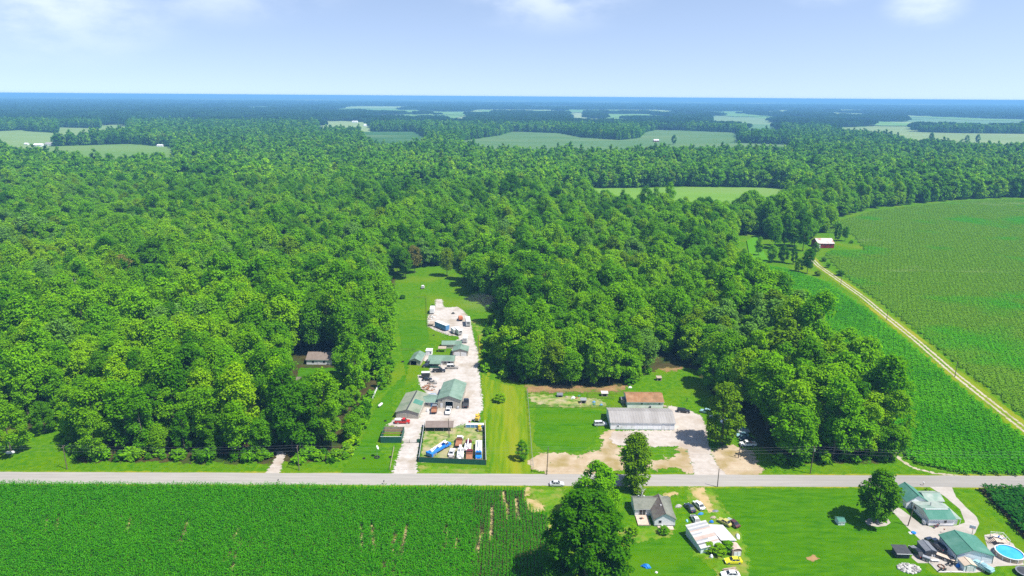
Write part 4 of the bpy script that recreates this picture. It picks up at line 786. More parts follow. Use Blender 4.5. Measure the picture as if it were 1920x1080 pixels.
part(t, 'wall', M_whitewall, [(1.4, 1.6, 1.15, 2.8, 3.2, 2.3)]); part(t, 'roof', M_white, [(1.4, 1.6, 2.38, 3.1, 3.5, .12)]); door(t, 1.0, .8, 1.8); window(t, 2.2, 1.4, .6, .6)
t = building('shelter', 'open wooden shelter with pale roof behind the green roofed house', k('A', 660, 650), 0)
bm = bmesh.new(); slab(bm, [(-.2, -.2, 1.9), (3.6, -.2, 1.9), (3.6, 2.2, 2.3), (-.2, 2.2, 2.3)], .1); bobj('roof', bm, M_wood, t)
for x, y in ((.1, .1), (3.3, .1), (.1, 2), (3.3, 2)): part(t, 'post', M_wood, [(x, y, .95, .14, .14, 1.9)])
t = building('lumber_pen', 'roofless dark green sheet metal pen with cross beams beside the gate', k('B', 118, 640), R(.8), 'pen')
part(t, 'front_wall', M_greenwall, [(3.6, 0, 1.2, 7.2, .08, 2.4)]); part(t, 'side_wall', M_greenwall, [(0, 4, 1.2, .08, 7.9, 2.4)]); part(t, 'side_wall', M_greenwall, [(7.2, 4, 1.2, .08, 7.9, 2.4)]); part(t, 'back_wall', M_wood, [(3.6, 8, 1.1, 7.2, .08, 2.2)])
for y in (2.6, 5.2): part(t, 'beam', M_rustmetal, [(3.6, y, 2.3, 7.1, .16, .16)])
part(t, 'top_rail', M_white, [(3.6, 0, 2.44, 7.3, .12, .08)])
def ribs(t, L_, h, m, name='panel', along='x', n=None):
    n = n or max(2, int(L_/2.0)); w_ = L_/n
    for i in range(n):
        c = (i+.5)*w_; b = (c, (i % 2)*.012, h/2, w_-.05, .06, h-random.uniform(0, .06)) if along == 'x' else ((i % 2)*.012, c, h/2, .06, w_-.05, h)
        part(t, name, m, [b])
    for i in range(n+1): part(t, 'post', M_pole, [((i*w_), .09, h/2, .1, .1, h) if along == 'x' else (.09, i*w_, h/2, .1, .1, h)])
a, b = k('B', 470, 818), k('B', 1087, 845); an = math.atan2(b[1]-a[1], b[0]-a[0]); fl = math.dist(a, b)
t = building('green_fence', 'long dark green sheet metal fence facing the road before the old trucks', a, an, 'fence'); ribs(t, fl, 1.9, M_greenwall); part(t, 'top_rail', M_pole, [(fl/2, .02, 1.95, fl, .1, .08)])
c = k('B', 1078, 478); t = building('green_fence', 'dark green fence along the right side of the old truck lot', b, math.atan2(c[1]-b[1], c[0]-b[0]), 'fence'); ribs(t, math.dist(b, c), 1.9, M_greenwall); part(t, 'top_rail', M_white, [(math.dist(b, c)/2, .02, 1.95, math.dist(b, c), .1, .06)])
c = k('B', 522, 480); t = building('green_fence', 'dark green fence along the left side of the old truck lot by the drive', a, math.atan2(c[1]-a[1], c[0]-a[0]), 'fence'); ribs(t, math.dist(a, c), 1.8, M_greenwall); part(t, 'top_rail', M_white, [(math.dist(a, c)/2, .02, 1.85, math.dist(a, c), .1, .06)])
t = building('green_fence', 'short dark green fence piece beside the drive gate', k('B', 452, 640), R(2), 'fence'); ribs(t, 2.0, 1.5, M_greenwall, n=2)
t = building('drive_gate', 'open barred steel gate across the white gravel drive', k('B', 308, 641), R(1), 'gate')
for x in (0, 2.8, 5.4): part(t, 'post', M_pole, [(x, 0, .7, .12, .12, 1.4)])
for z in (.3, .7, 1.1): part(t, 'bar', M_steel, [(2.7, 0, z, 5.3, .05, .05)])
t = building('container_wall', 'pale blue and white container at the back right of the truck lot', k('B', 900, 500), R(-1), 'container')
part(t, 'body', M_bluebox, [(3.3, .7, .6, 6.6, 1.4, 1.2)], .03); part(t, 'roof', M_whitewall, [(3.3, .7, 1.24, 6.7, 1.5, .06)])
for x in (.05, 1.7, 3.3, 4.9, 6.55): part(t, 'rib', M_whitewall, [(x, -.03, .6, .1, .08, 1.2)])

# --- house in the left wood
t = building('wood_house', 'taupe roofed house half hidden among the trees of the left wood', k('K', 405, 245), R(0))
gable(t, 11.5, 9.0, 2.5, 4.4, 'x', M_vinyl, M_brownroof); window(t, 3, 1.4); window(t, 8, 1.4); door(t, 5.5)
t = building('wood_shed', 'small taupe roofed shed in the left wood below the house', g(556, 724), R(0))
gable(t, 4, 4, 2.2, 3.2, 'x', M_vinyl, M_brownroof); door(t, 2, .9, 1.9)

# --- long white building and rust roofed building
t = building('pole_barn', 'long white metal building with worn pale grey roof on the gravel pad', k('C', 830, 563), R(-.5))
gable(t, 23.6, 12.0, 2.9, 4.6, 'x', M_whitewall, M_greyroof, over=.25); door(t, 2.8, 1.0, 2.0, m=M_vinyl); window(t, 2.8, 1.5, .5, .5, y=-.07); door(t, 19.4, 1.1, 2.1)
for i in range(1, 12): front_box(t, 'wall_batten', M_whitewall, i*1.97, 1.42, .06, 2.7, 0, .04)
front_box(t, 'door_track', M_vinyl, 12, 2.55, 8, .12); part(t, 'base_trim', M_slate, [(11.8, -.04, .08, 23.6, .05, .16)])
for x in (2.8, 10, 19.4): part(t, 'wall_lamp', M_charcoal, [(x, -.1, 2.65, .25, .18, .2)])
t = building('rust_roof_building', 'white building with rust brown roof behind the long white one', k('D', 162, 380), R(.1))
gable(t, 14.2, 9.0, 2.6, 4.2, 'x', M_whitewall, M_rust); window(t, 5.7, 1.75, .55, .55); window(t, 12.6, 1.75, .55, .55); side_window(t, 3, 1.5); side_window(t, 6, 1.5)
part(t, 'vent_pipe', M_charcoal, [(9, -.3, .45, .5, .4, .9)])
t = building('lean_shed', 'small dark leaning shed at the left end of the rust roofed building', k('D', 112, 345), R(0), 'shed')
part(t, 'wall', M_wood, [(.7, .9, .9, 1.4, 1.8, 1.8)]); bm = bmesh.new(); slab(bm, [(-.1, -.1, 1.75), (1.6, -.1, 1.75), (1.6, 2, 2.1), (-.1, 2, 2.1)], .08); bobj('roof', bm, M_slate, t)

# --- red barn
t = building('red_barn', 'red barn with faded pinkish tin roof at the end of the farm lane', k('J', 1105, 418), R(1.5), 'barn')
gable(t, 13.6, 12, 4.0, 7.0, 'x', M_redwall, M_pinkroof); overhead(t, 1.4, 1.7, 3.2, m=M_white, n=2); window(t, 6.4, 2.1, .8, .8, fm=M_redwall); window(t, 10.6, 2.1, .8, .8, fm=M_redwall)
for i in range(1, 14): front_box(t, 'board', M_redwall, 2.2+i*.82, 1.95, .1, 3.7, 0, .05)

# --- grey L house
p0 = k('E', 300, 402); t = building('grey_house', 'grey L shaped house with dark shingle roof and a rear deck', p0, R(.4), 'house')
gable(t, 10.6, 6.2, 2.5, 3.9, 'x', M_vinyl, M_shingle2, y0=0); gable(t, 5.9, 9.5, 2.52, 4.25, 'y', M_vinyl, M_shingle, x0=4.7, y0=-5.1, rm2=M_shingle2, wallname='wing_wall')
part(t, 'sliding_door', M_white, [(2.2, -.04, 1.08, 2.0, .06, 2.1)]); part(t, 'door_glass', M_glass, [(1.72, -.085, 1.08, .82, .03, 1.9), (2.68, -.085, 1.08, .82, .03, 1.9)]); window(t, 6.3, 1.6, .7, .8, y=-5.1); front_box(t, 'wall_skirting', M_slate, 7.65, .2, 5.9, .4, -5.1, .03)
for x, y, z in ((1.8, 4.6, 3.6), (3.4, 4.6, 3.6), (7.2, -1, 4.1), (9.4, 3.0, 3.6)): part(t, 'roof_vent', M_white, [(x, y, z, .35, .35, .45)])
t = building('rear_deck', 'weathered wooden deck in the corner of the grey house', (p0[0]+.1, p0[1]-4.9), R(.4), 'deck')
for i in range(10): part(t, 'plank', M_deckwood, [(.2+i*.36, 2.4, .35, .33, 4.7, .05)])
part(t, 'skirt', M_wood, [(1.8, .02, .16, 3.6, .06, .3)])
t = building('front_stoop', 'low cluttered wooden stoop below the gable end of the grey house', (p0[0]+5.6, p0[1]-6.9), R(.4), 'deck')
for i in range(5): part(t, 'plank', M_deckwood, [(2.2, .2+i*.34, .2, 4.4, .31, .05)])

# --- patchwork shed
p0 = k('E', 1040, 828); t = building('patchwork_shed', 'old shed roofed with mismatched white and rusty metal sheets', p0, R(14), 'shed')
bm = bmesh.new(); W_, D_ = 5.8, 8.4
poly(bm, [(0, 0, 0), (W_, 0, 0), (W_, 0, 2.3), (0, 0, 1.7)]); poly(bm, [(0, 0, 0), (0, D_, 0), (0, D_, 2.9), (0, 0, 1.7)]); poly(bm, [(W_, 0, 0), (W_, D_, 0), (W_, D_, 3.3), (W_, 0, 2.3)]); poly(bm, [(0, D_, 0), (W_, D_, 0), (W_, D_, 3.3), (0, D_, 2.9)])
bobj('wall', bm, M_bluewall, t)
sheetmats = [mat('white tin sheet', (.50, .50, .49), (.42, .41, .40), .6, .5), mat('pink rust sheet', (.38, .28, .23), (.45, .37, .32), .6, .6), mat('grey tin sheet', (.27, .28, .29), (.34, .34, .34), .6, .5), mat('dark tin sheet', (.13, .14, .15), (.18, .18, .18), .6, .5)]
order = [0, 0, 3, 0, 2, 1, 1, 0, 2, 0, 1, 2, 0, 2, 0]
n = 15
for i in range(n):
    y0, y1 = -.3+i*(D_+.5)/n, -.3+(i+1)*(D_+.5)/n+.06; z0, z1 = 1.8+1.2*y0/D_, 1.8+1.2*y1/D_; cut = random.uniform(.45, .6)*W_ if i in (2, 4, 8) else None
    sp = [(-.2, W_+.25)] if cut is None else [(-.2, cut), (cut-.05, W_+.25)]
    for q, (xa, xb) in enumerate(sp):
        bm = bmesh.new(); dz = (i % 2)*.03+.015*q; slab(bm, [(xa, y0, z0+.1*xa+dz), (xb, y0, z0+.1*xb+dz), (xb, y1, z1+.1*xb+dz), (xa, y1, z1+.1*xa+dz)], .025); bobj('roof_sheet', bm, sheetmats[(order[i]+q*2) % 4], t)
p1 = k('E', 1258, 772); t = building('tin_annex', 'white tin roofed annex on the right of the patchwork shed', p1, R(14), 'shed')
bm = bmesh.new()
poly(bm, [(0, 0, 0), (4.4, 0, 0), (4.4, 0, 1.9), (0, 0, 2.5)]); poly(bm, [(4.4, 0, 0), (4.4, 6.6, 0), (4.4, 6.6, 1.9), (4.4, 0, 1.9)]); poly(bm, [(0, 6.6, 0), (4.4, 6.6, 0), (4.4, 6.6, 1.9), (0, 6.6, 2.9)]); bobj('wall', bm, M_bluewall, t)
for i in range(4):
    bm = bmesh.new(); y0, y1 = -.3+i*1.8, -.3+(i+1)*1.8+.05; slab(bm, [(-.1, y0, 2.85+(i % 2)*.03), (4.8, y0, 1.95+(i % 2)*.03), (4.8, y1, 1.95+(i % 2)*.03), (-.1, y1, 2.95+(i % 2)*.03)], .03); bobj('roof_sheet', bm, sheetmats[0], t)
part(t, 'dark_opening', M_dark, [(.9, -.03, 1.0, 1.1, .05, 2.0)])  # near-black plate on the wall, painted shade in place of a doorway
for i in range(7): part(t, 'board', M_bluewall, [(1.6+i*.42, -.04, .95, .34, .05, 1.9-.02*i)])
t = building('garden_shed', 'small round topped rust roofed shed below the tin annex', k('E', 1395, 862), R(8), 'shed')
part(t, 'wall', M_wood, [(1.3, 1.3, .85, 2.6, 2.6, 1.7)])
bm = bmesh.new()
for i in range(6):
    a0, a1 = math.pi*(1-i/6), math.pi*(1-(i+1)/6); slab(bm, [(1.3+1.45*math.cos(a0), -.15, 1.65+.75*math.sin(a0)), (1.3+1.45*math.cos(a1), -.15, 1.65+.75*math.sin(a1)), (1.3+1.45*math.cos(a1), 2.8, 1.65+.75*math.sin(a1)), (1.3+1.45*math.cos(a0), 2.8, 1.65+.75*math.sin(a0))], .05)
bobj('roof', bm, mat('dusty rust roof', (.42, .30, .24), (.52, .40, .33), 1, .8), t); part(t, 'door', M_vinyl, [(.9, -.04, .7, .9, .05, 1.4)]); part(t, 'door', M_vinyl, [(1.9, -.04, .7, .9, .05, 1.4)])

# --- white house group
p0 = k('H', 985, 848); t = building('white_house', 'white house with several green roof slopes between two concrete drives', p0, R(.5), 'house')
gable(t, 7.3, 8.6, 2.35, 3.5, 'x', M_whitewall, M_greenroof2, off=3.2, rm2=M_greypale)
gable(t, 6.2, 7.0, 2.5, 4.4, 'y', M_whitewall, M_greenroof2, x0=-1.6, y0=8.7, wallname='wing_wall')
gable(t, 5.0, 5.0, 2.3, 3.3, 'x', M_whitewall, M_greypale, x0=4.7, y0=9.3, wallname='wing_wall')
bm = bmesh.new(); slab(bm, [(7.55, .3, 2.2), (9.6, .3, 2.0), (9.6, 8.2, 2.0), (7.55, 8.2, 2.5)], .1); bobj('carport_roof', bm, M_greypale, t)
for y in (.6, 4.2, 7.8): part(t, 'post', M_white, [(9.4, y, .95, .14, .14, 1.9)])
part(t, 'annex_wall', M_whitewall, [(8.2, .8, .95, 1.1, .1, 1.9)])
part(t, 'skylight_strip', M_white, [(3.6, 3.05, 3.64, 6.6, .55, .06)]); window(t, 4.7, 1.5, .7, .8); side_window(t, 6.8, 1.5, 1, .8); side_window(t, 12.5, 1.5, .9, .8, x=-1.6); part(t, 'downpipe', M_slate, [(-.06, 8.5, 1.2, .1, .1, 2.4)])
part(t, 'flue', M_steel, [(3.4, 5.5, 3.7, .22, .22, 1.0)]); part(t, 'foundation', M_slate, [(3.65, -.03, .12, 7.3, .05, .24), (-.03, 4.3, .12, .05, 8.6, .24)])
part(t, 'fuel_tank', M_white, [(-.7, 1.0, .75, .8, 1.2, 1.3)], .15)
p0 = k('G', 970, 548); t = building('green_garage', 'big teal roofed garage with pale bluish walls beside the pool', p0, R(-3), 'garage')
gable(t, 9.3, 8.2, 2.5, 4.0, 'y', M_bluewall, M_greenroof2, off=3.7, trim=M_greenwall); part(t, 'corner_trim', M_greenwall, [(-.03, -.03, 1.2, .14, .1, 2.4), (9.33, -.03, 1.2, .14, .1, 2.4)]); overhead(t, 7.8, 2.8, 1.9, m=M_bluewall, n=3); front_box(t, 'light_strip', M_white, 7.8, 2.05, 3.0, .18)
bm = bmesh.new(); slab(bm, [(8.8, 4, 2.75), (9.9, 4, 2.3), (9.9, 8.4, 2.3), (8.8, 8.4, 2.75)], .08); bobj('lean_roof', bm, M_greenroof2, t)
t = building('black_shed', 'small black shed with white edged roof on the lawn', k('G', 152, 497), R(-2), 'shed')
part(t, 'wall', M_charcoal, [(1.75, 1.4, .85, 3.4, 2.6, 1.7)]); bm = bmesh.new(); slab(bm, [(-.2, -.25, 1.65), (3.8, -.25, 1.65), (3.7, 3.1, 2.15), (-.3, 3.1, 2.15)], .08); bobj('roof', bm, M_charcoal, t); part(t, 'roof_edge', M_white, [(1.8, -.3, 1.62, 4.1, .08, .12)])
t = building('grey_shed', 'slate grey gabled shed between the parked dark car and the truck', k('G', 548, 466), R(-2), 'shed')
gable(t, 2.8, 4.2, 1.6, 2.1, 'y', M_slate, M_slate, over=.12, trim=M_slate); part(t, 'door', M_charcoal, [(.75, -.03, .8, 1.2, .05, 1.5)]); part(t, 'door', M_charcoal, [(2.05, -.03, .8, 1.2, .05, 1.5)])
t = building('tan_shed', 'little pale blue shed with tan roof in front of the teal garage', k('G', 1082, 676), R(-2), 'shed')
gable(t, 3.0, 2.8, 1.75, 2.3, 'y', M_bluewall, M_tanroof, over=.15); part(t, 'door', M_white, [(1.05, -.04, .8, .85, .05, 1.5)]); part(t, 'door', M_white, [(1.95, -.04, .8, .85, .05, 1.5)]); part(t, 'door_trim', M_charcoal, [(.58, -.045, .8, .06, .06, 1.6), (2.42, -.045, .8, .06, .06, 1.6)])
t = building('playhouse', 'tiny pale playhouse with green roof alone on the lawn', k('F', 62, 507), R(2), 'playhouse')
gable(t, 1.9, 2.2, 1.25, 1.75, 'x', M_bluewall, M_greenroof2, over=.15); part(t, 'door', M_white, [(.95, -.03, .55, .7, .05, 1.05)])

# far houses
def farhouse(px, py, W_, D_, e, r, wm, rm, label, name='far_house', cat='house', yaw=0):
    t = building(name, label, g(px, py), R(yaw), cat); gable(t, W_, D_, e, r, 'x', wm, rm, over=.3); window(t, W_*.25, 1.6, 1.2, 1.1); window(t, W_*.75, 1.6, 1.2, 1.1); door(t, W_*.5); return t
farhouse(62, 275, 20, 14, 4, 7, M_whitewall, M_white, 'largest white farm building at the far left field', 'far_barn', 'barn'); farhouse(84, 273, 16, 12, 4, 7, M_whitewall, M_greyroof, 'grey roofed white building right beside the largest far left barn', 'far_barn', 'barn'); farhouse(45, 272, 8, 8, 3, 5, M_whitewall, M_white, 'small white house left of the far farm buildings')
farhouse(378, 271, 17, 10, 3.5, 6, M_whitewall, M_white, 'white roofed house at the wood edge left of centre, left of two'); farhouse(399, 271, 17, 10, 3.5, 6, M_vinyl, M_greyroof, 'pale house at the wood edge left of centre, right of two'); farhouse(294, 275, 14, 9, 3, 5, M_whitewall, M_white, 'white shed at the right end of the pale far left field'); farhouse(165, 269, 10, 8, 3, 5, M_whitewall, M_white, 'tiny white roof above the pale far left field')
farhouse(682, 237, 34, 16, 4, 8, M_whitewall, M_white, 'long white far building left of centre beyond the wood', 'far_barn', 'barn'); farhouse(702, 236, 26, 16, 5, 8, M_whitewall, M_white, 'second white far building left of centre, right of the long one', 'far_barn', 'barn'); farhouse(660, 230, 24, 16, 5, 8, M_whitewall, M_white, 'pale far house above the long white building')
farhouse(872, 217, 44, 26, 8, 14, M_redwall, M_white, 'white roofed far barn near the picture centre', 'far_barn', 'barn')
farhouse(1226, 266, 14, 11, 4, 7, M_redwall, M_white, 'small red and white barn in the large far field', 'far_barn', 'barn')
farhouse(1594, 262, 40, 16, 4.5, 7.5, M_slate, M_white, 'long pale roofed barn in the far right straw field', 'far_barn', 'barn'); farhouse(1612, 262, 22, 14, 4.5, 7.5, M_whitewall, M_greyroof, 'grey roofed barn at the right end of the long pale one', 'far_barn', 'barn')
farhouse(1552, 218, 60, 30, 8, 13, M_whitewall, M_white, 'far white roofs by the horizon right of centre', 'far_barn', 'barn'); farhouse(1575, 218, 40, 30, 8, 13, M_whitewall, M_white, 'smaller far white roof by the horizon, right of the pair', 'far_barn', 'barn'); farhouse(1334, 205, 60, 30, 10, 16, M_whitewall, M_white, 'lone white far roof near the horizon right of centre', 'far_barn', 'barn')
farhouse(1510, 207, 60, 30, 10, 16, M_whitewall, M_white, 'pale far roof near the horizon above the far white roofs', 'far_barn', 'barn')
for i, (px, py, s, lab) in enumerate([(1263, 271, 1.15, 'lone round tree in the large far field'), (1655, 262, 1.1, 'left tree of the clump in the far right straw field'), (1668, 261, 1.2, 'middle tree of the clump in the far right straw field'), (1682, 262, 1.0, 'right tree of the clump in the far right straw field'), (1745, 267, 1.2, 'lone tree at the edge of the far right field'), (1812, 268, 1.1, 'left tree of a far right field pair'), (1832, 268, 1.1, 'right tree of a far right field pair')]): tree(*g(px, py), i % 6, 2, s, lab, name='field_tree')

# ------------------------------------------------------------------ vehicles
PAINT = {}
def paint(n, c, rough=.35): return mat('paint '+n, c, rough=rough, spec=.5, coat=.4)
WH = {}
def wheel_mesh(r, w_):
    if (r, w_) in WH: return WH[(r, w_)]
    bm = bmesh.new(); bmesh.ops.create_cone(bm, cap_ends=True, segments=14, radius1=r, radius2=r, depth=w_, matrix=Matrix.Rotation(math.pi/2, 4, 'X'))
    n0 = len(bm.faces); bmesh.ops.create_cone(bm, cap_ends=True, segments=10, radius1=r*.58, radius2=r*.58, depth=w_+.03, matrix=Matrix.Rotation(math.pi/2, 4, 'X')); bm.faces.ensure_lookup_table()
    for f in bm.faces[n0:]: f.material_index = 1
    me = bpy.data.meshes.new('wheel'); bm.to_mesh(me); bm.free(); me.materials.append(M_tread); me.materials.append(M_rim); WH[(r, w_)] = me; return me
def wheels(t, xs, half, r, w_=.24):
    for x in xs:
        for s in (-1, 1):
            o = link('wheel', wheel_mesh(r, w_), t); o.location = (x, s*half, r)
def hull(bm, prof, w_, bev=.07):
    a = [bm.verts.new((x, -w_/2, z)) for x, z in prof]; b = [bm.verts.new((x, w_/2, z)) for x, z in prof]; n = len(prof)
    f = [bm.faces.new(a), bm.faces.new(b[::-1])]
    for i in range(n): f.append(bm.faces.new((a[i], b[i], b[(i+1) % n], a[(i+1) % n])))
    es = list({e for q in f for e in q.edges}); bmesh.ops.bevel(bm, geom=es, offset=bev, segments=2, affect='EDGES')
def cabin(t, xb0, xb1, zb, xt0, xt1, zt, wb, wt, pm):
    """glass house with painted roof and pillars"""
    B = [(xb0, -wb/2, zb), (xb1, -wb/2, zb), (xb1, wb/2, zb), (xb0, wb/2, zb)]; T = [(xt0, -wt/2, zt), (xt1, -wt/2, zt), (xt1, wt/2, zt), (xt0, wt/2, zt)]
    bm = bmesh.new(); b = [bm.verts.new(p) for p in B]; tp = [bm.verts.new(p) for p in T]
    for i in range(4): bm.faces.new((b[i], b[(i+1) % 4], tp[(i+1) % 4], tp[i]))
    bm.faces.new(tp); bobj('windows', bm, M_glass, t)
    bm = bmesh.new(); slab(bm, [(p[0]+(.05 if i in (1, 2) else -.05), p[1]*1.03, p[2]+.05) for i, p in enumerate(T)], .07)
    for i in range(4): tube(bm, Vector(B[i])*1.0, Vector(T[i])+Vector((0, 0, .01)), .055, .05, 5)
    for s in (0, 2):
        bb = Vector(B[s]).lerp(Vector(B[1 if s == 0 else 3]), .48); tt = Vector(T[s]).lerp(Vector(T[1 if s == 0 else 3]), .45); tube(bm, bb, tt, .05, .05, 5)
    return bobj('roof', bm, pm, t)
def lamps(t, x, half, z, rear):
    for s in (-1, 1): part(t, 'headlight', M_lamp, [(x, s*half, z, .08, .32, .16)]); part(t, 'tail_light', M_tail, [(rear, s*half, z+.08, .08, .26, .2)])
def sedan(p, ang, pm, label, name='sedan', cat='car', L_=4.6, group=None, hood=None):
    t = empty(name, label, cat, (*p, .04), R(ang), group); h = L_/2
    bm = bmesh.new(); hull(bm, [(-h, .32), (-h+.03, .78), (-h+.5, .95), (h*.38, .93), (h-.35, .76), (h, .6), (h, .3), (h-.4, .22), (-h+.4, .22)], 1.78); bobj('body', bm, pm, t)
    cabin(t, -h+.55, h*.42, .92, -h*.45, h*.12, 1.43, 1.6, 1.22, pm); wheels(t, (-h*.6, h*.62), .78, .32); lamps(t, h-.02, .62, .62, -h)
    if hood: part(t, 'hood', hood, [(h*.62, 0, .93, h*.5, 1.5, .04, {'ry': .12})])
    return t
def suv(p, ang, pm, label, name='suv', cat='car', L_=4.8, zt=1.72, roofm=None):
    t = empty(name, label, cat, (*p, .04), R(ang)); h = L_/2
    bm = bmesh.new(); hull(bm, [(-h, .4), (-h+.03, 1.02), (h*.42, 1.02), (h-.25, .88), (h, .66), (h, .34), (h-.4, .28), (-h+.4, .28)], 1.86); bobj('body', bm, pm, t)
    cabin(t, -h+.08, h*.48, 1.0, -h+.3, h*.18, zt, 1.7, 1.38, roofm or pm); wheels(t, (-h*.6, h*.62), .82, .37); lamps(t, h-.02, .66, .78, -h); part(t, 'bumper', M_charcoal, [(h, 0, .42, .12, 1.7, .2), (-h, 0, .45, .12, 1.7, .2)]); return t
def pickup(p, ang, pm, label, L_=5.6, bedm=None, load=None, name='pickup_truck', zt=1.82, bedw=None):
    t = empty(name, label, 'pickup truck', (*p, .04), R(ang)); h = L_/2
    bm = bmesh.new(); hull(bm, [(-h, .5), (-h, .72), (h*.0, .72), (h*.0, 1.08), (h*.5, 1.06), (h-.12, .98), (h, .7), (h, .4), (h-.5, .34), (-h+.4, .38)], 1.9, .05); bobj('body', bm, pm, t)
    bm = bmesh.new()
    for s in (-1, 1): box(bm, -h/2-.1, s*.92, .98, h-.05, .09, .5)
    box(bm, -h+.05, 0, .98, .09, 1.84, .5); box(bm, -.05, 0, .98, .08, 1.84, .5); bobj('bed_walls', bm, bedm or pm, t)
    part(t, 'bed_floor', M_charcoal if bedw is None else bedw, [(-h/2-.05, 0, .75, h-.2, 1.7, .03)])
    cabin(t, -.05, h*.55, 1.05, .08, h*.33, zt, 1.72, 1.42, pm); wheels(t, (-h*.58, h*.64), .84, .39, .27); lamps(t, h, .7, .8, -h); part(t, 'bumper', M_steel, [(h+.02, 0, .5, .14, 1.8, .22), (-h-.04, 0, .52, .12, 1.7, .18)])
    if load: load(t)
    return t
def truck(p, ang, cabm, bedm, label, L_=8, cat='truck', name='flatbed_truck', bed='flat', boomm=None, hoodm=None, roofm=None):
    """conventional cab truck: hood in front, bed behind"""
    t = empty(name, label, cat, (*p, .04), R(ang)); h = L_/2; w_ = 2.25
    part(t, 'chassis', M_charcoal, [(0, 0, .78, L_-.3, .9, .25)])
    bm = bmesh.new(); hull(bm, [(h-2.9, .75), (h-2.9, 1.55), (h-1.5, 1.5), (h-.15, 1.4), (h, .8), (h-.2, .55), (h-2.7, .55)], 2.0, .08); bobj('hood', bm, hoodm or cabm, t)
    cabin(t, h-2.95, h-1.3, 1.5, h-2.85, h-1.75, 2.3, 1.95, 1.7, roofm or cabm); part(t, 'cab_back', cabm, [(h-2.98, 0, 1.35, .1, 1.95, 1.1)])
    part(t, 'fender', hoodm or cabm, [(h-.75, .92, 1.0, 1.2, .4, .5), (h-.75, -.92, 1.0, 1.2, .4, .5)], .08)
    wheels(t, (h-.8, -h+1.4, -h+2.5), .95, .5, .32); lamps(t, h-.02, .7, 1.0, -h)
    part(t, 'bumper', M_steel, [(h+.05, 0, .65, .15, 2.1, .25)])
    bl = L_-3.2
    if bed == 'flat':
        n = 6
        part(t, 'bed', bedm, [(-h+bl/2, 0, 1.1, bl, w_, .16)]); part(t, 'headboard', bedm, [(h-3.15, 0, 1.55, .1, w_, .9)]); part(t, 'side_rail', M_charcoal, [(-h+bl/2, w_/2, 1.22, bl, .06, .12), (-h+bl/2, -w_/2, 1.22, bl, .06, .12)])
    elif bed == 'box':
        part(t, 'bed', bedm, [(-h+bl/2, 0, 1.75, bl, w_, 1.4)], .06)
    else:   # service body with a boom
        part(t, 'service_body', bedm, [(-h+bl/2, .8, 1.35, bl, .62, .85), (-h+bl/2, -.8, 1.35, bl, .62, .85), (-h+bl/2, 0, 1.1, bl, 1.1, .2)], .05)
        part(t, 'turret', boomm or bedm, [(-h+1.4, 0, 1.9, .9, .9, .9)], .08)
        bm = bmesh.new(); tube(bm, (-h+1.2, 0, 2.35), (h-1.9, 0, 2.75), .26, .17, 6); tube(bm, (-h+2.2, 0, 1.5), (0, 0, 2.5), .1, .09, 6); bobj('boom', bm, boomm or bedm, t)
        if bed == 'bucket': part(t, 'bucket', bedm, [(h-1.6, .1, 2.75, .9, .9, .8)], .06)
    return t
def trailer(p, ang, label, L_, w_, h, body, roofm=None, name='box_trailer', cat='trailer', wins=(), z0=.55, rv=False, door_=True):
    t = empty(name, label, cat, (*p, .04), R(ang)); part(t, 'body', body, [(0, 0, z0+h/2, L_, w_, h)], .08 if not rv else .18); part(t, 'roof', roofm or body, [(0, 0, z0+h+.02, L_-.1, w_-.1, .06)])
    part(t, 'tow_bar', M_charcoal, [(L_/2+.5, 0, .5, 1.1, .12, .12)]); wheels(t, (-.45, .45), w_/2-.12, .36, .22)
    for (x, zz, ww, hh, s) in wins: part(t, 'window', M_glass, [(x, s*(w_/2+.012), zz, ww, .03, hh)])
    if door_: part(t, 'door', M_vinyl if body is not M_white else M_steel, [(-L_/2-.015, 0, z0+h*.45, .04, w_*.7, h*.8)])
    if rv:
        part(t, 'air_conditioner', M_white, [(0.3, 0, z0+h+.16, .9, .8, .26)], .05); part(t, 'roof_vent', M_steel, [(-1.6, .2, z0+h+.1, .45, .45, .12), (1.8, -.2, z0+h+.1, .45, .45, .12)])
        part(t, 'end_window', M_glass, [(-L_/2-.02, 0, z0+h*.62, .04, w_*.55, h*.25)])
    return t
silver = paint('silver', (.52, .53, .55)); white = paint('white', (.78, .78, .77)); black = paint('black', (.012, .013, .016)); navy = paint('dark navy', (.02, .03, .055)); red = paint('red', (.48, .015, .015)); blue = paint('blue', (.012, .19, .62)); yel = paint('yellow', (.72, .68, .02)); grey = paint('grey', (.22, .23, .24)); oran = paint('rust orange', (.50, .15, .05), .7); tealp = paint('pale teal', (.25, .42, .45)); maroon = paint('maroon', (.15, .012, .016)); tan = paint('dusty grey', (.33, .30, .26)); green_p = paint('dark green', (.02, .08, .05))
ROADY = lambda px: g(px, 907)
sedan(g(1044, 910), .4, silver, 'silver sedan driving right along the pale road')
suv(k('C', 745, 528), 6, silver, 'silver minivan parked on the grass left of the long white building', 'minivan', L_=4.9)
suv(k('D', 635, 418), -13, black, 'black estate car parked on the gravel behind the long white building', 'estate_car', L_=4.9, zt=1.55)
sedan(k('E', 922, 330), 105, navy, 'dark navy sedan parked on the grass left of the white one')
sedan(k('E', 1022, 300), 107, white, 'white sedan parked at the end of the dirt drive')
sedan(k('E', 985, 465), 98, silver, 'silver sedan with dark hood parked above the patchwork shed', hood=M_slate)
sedan(k('E', 1312, 492), 130, paint('faded yellow', (.42, .38, .10), .7), 'faded yellow car half buried in weeds behind the tin annex', 'junk_car', L_=4.2)
sedan(k('E', 1400, 500), 118, paint('dull maroon', (.07, .02, .022), .6), 'maroon car with pale hood among weeds right of the yellow one', 'junk_car', L_=4.6, hood=M_greypale)
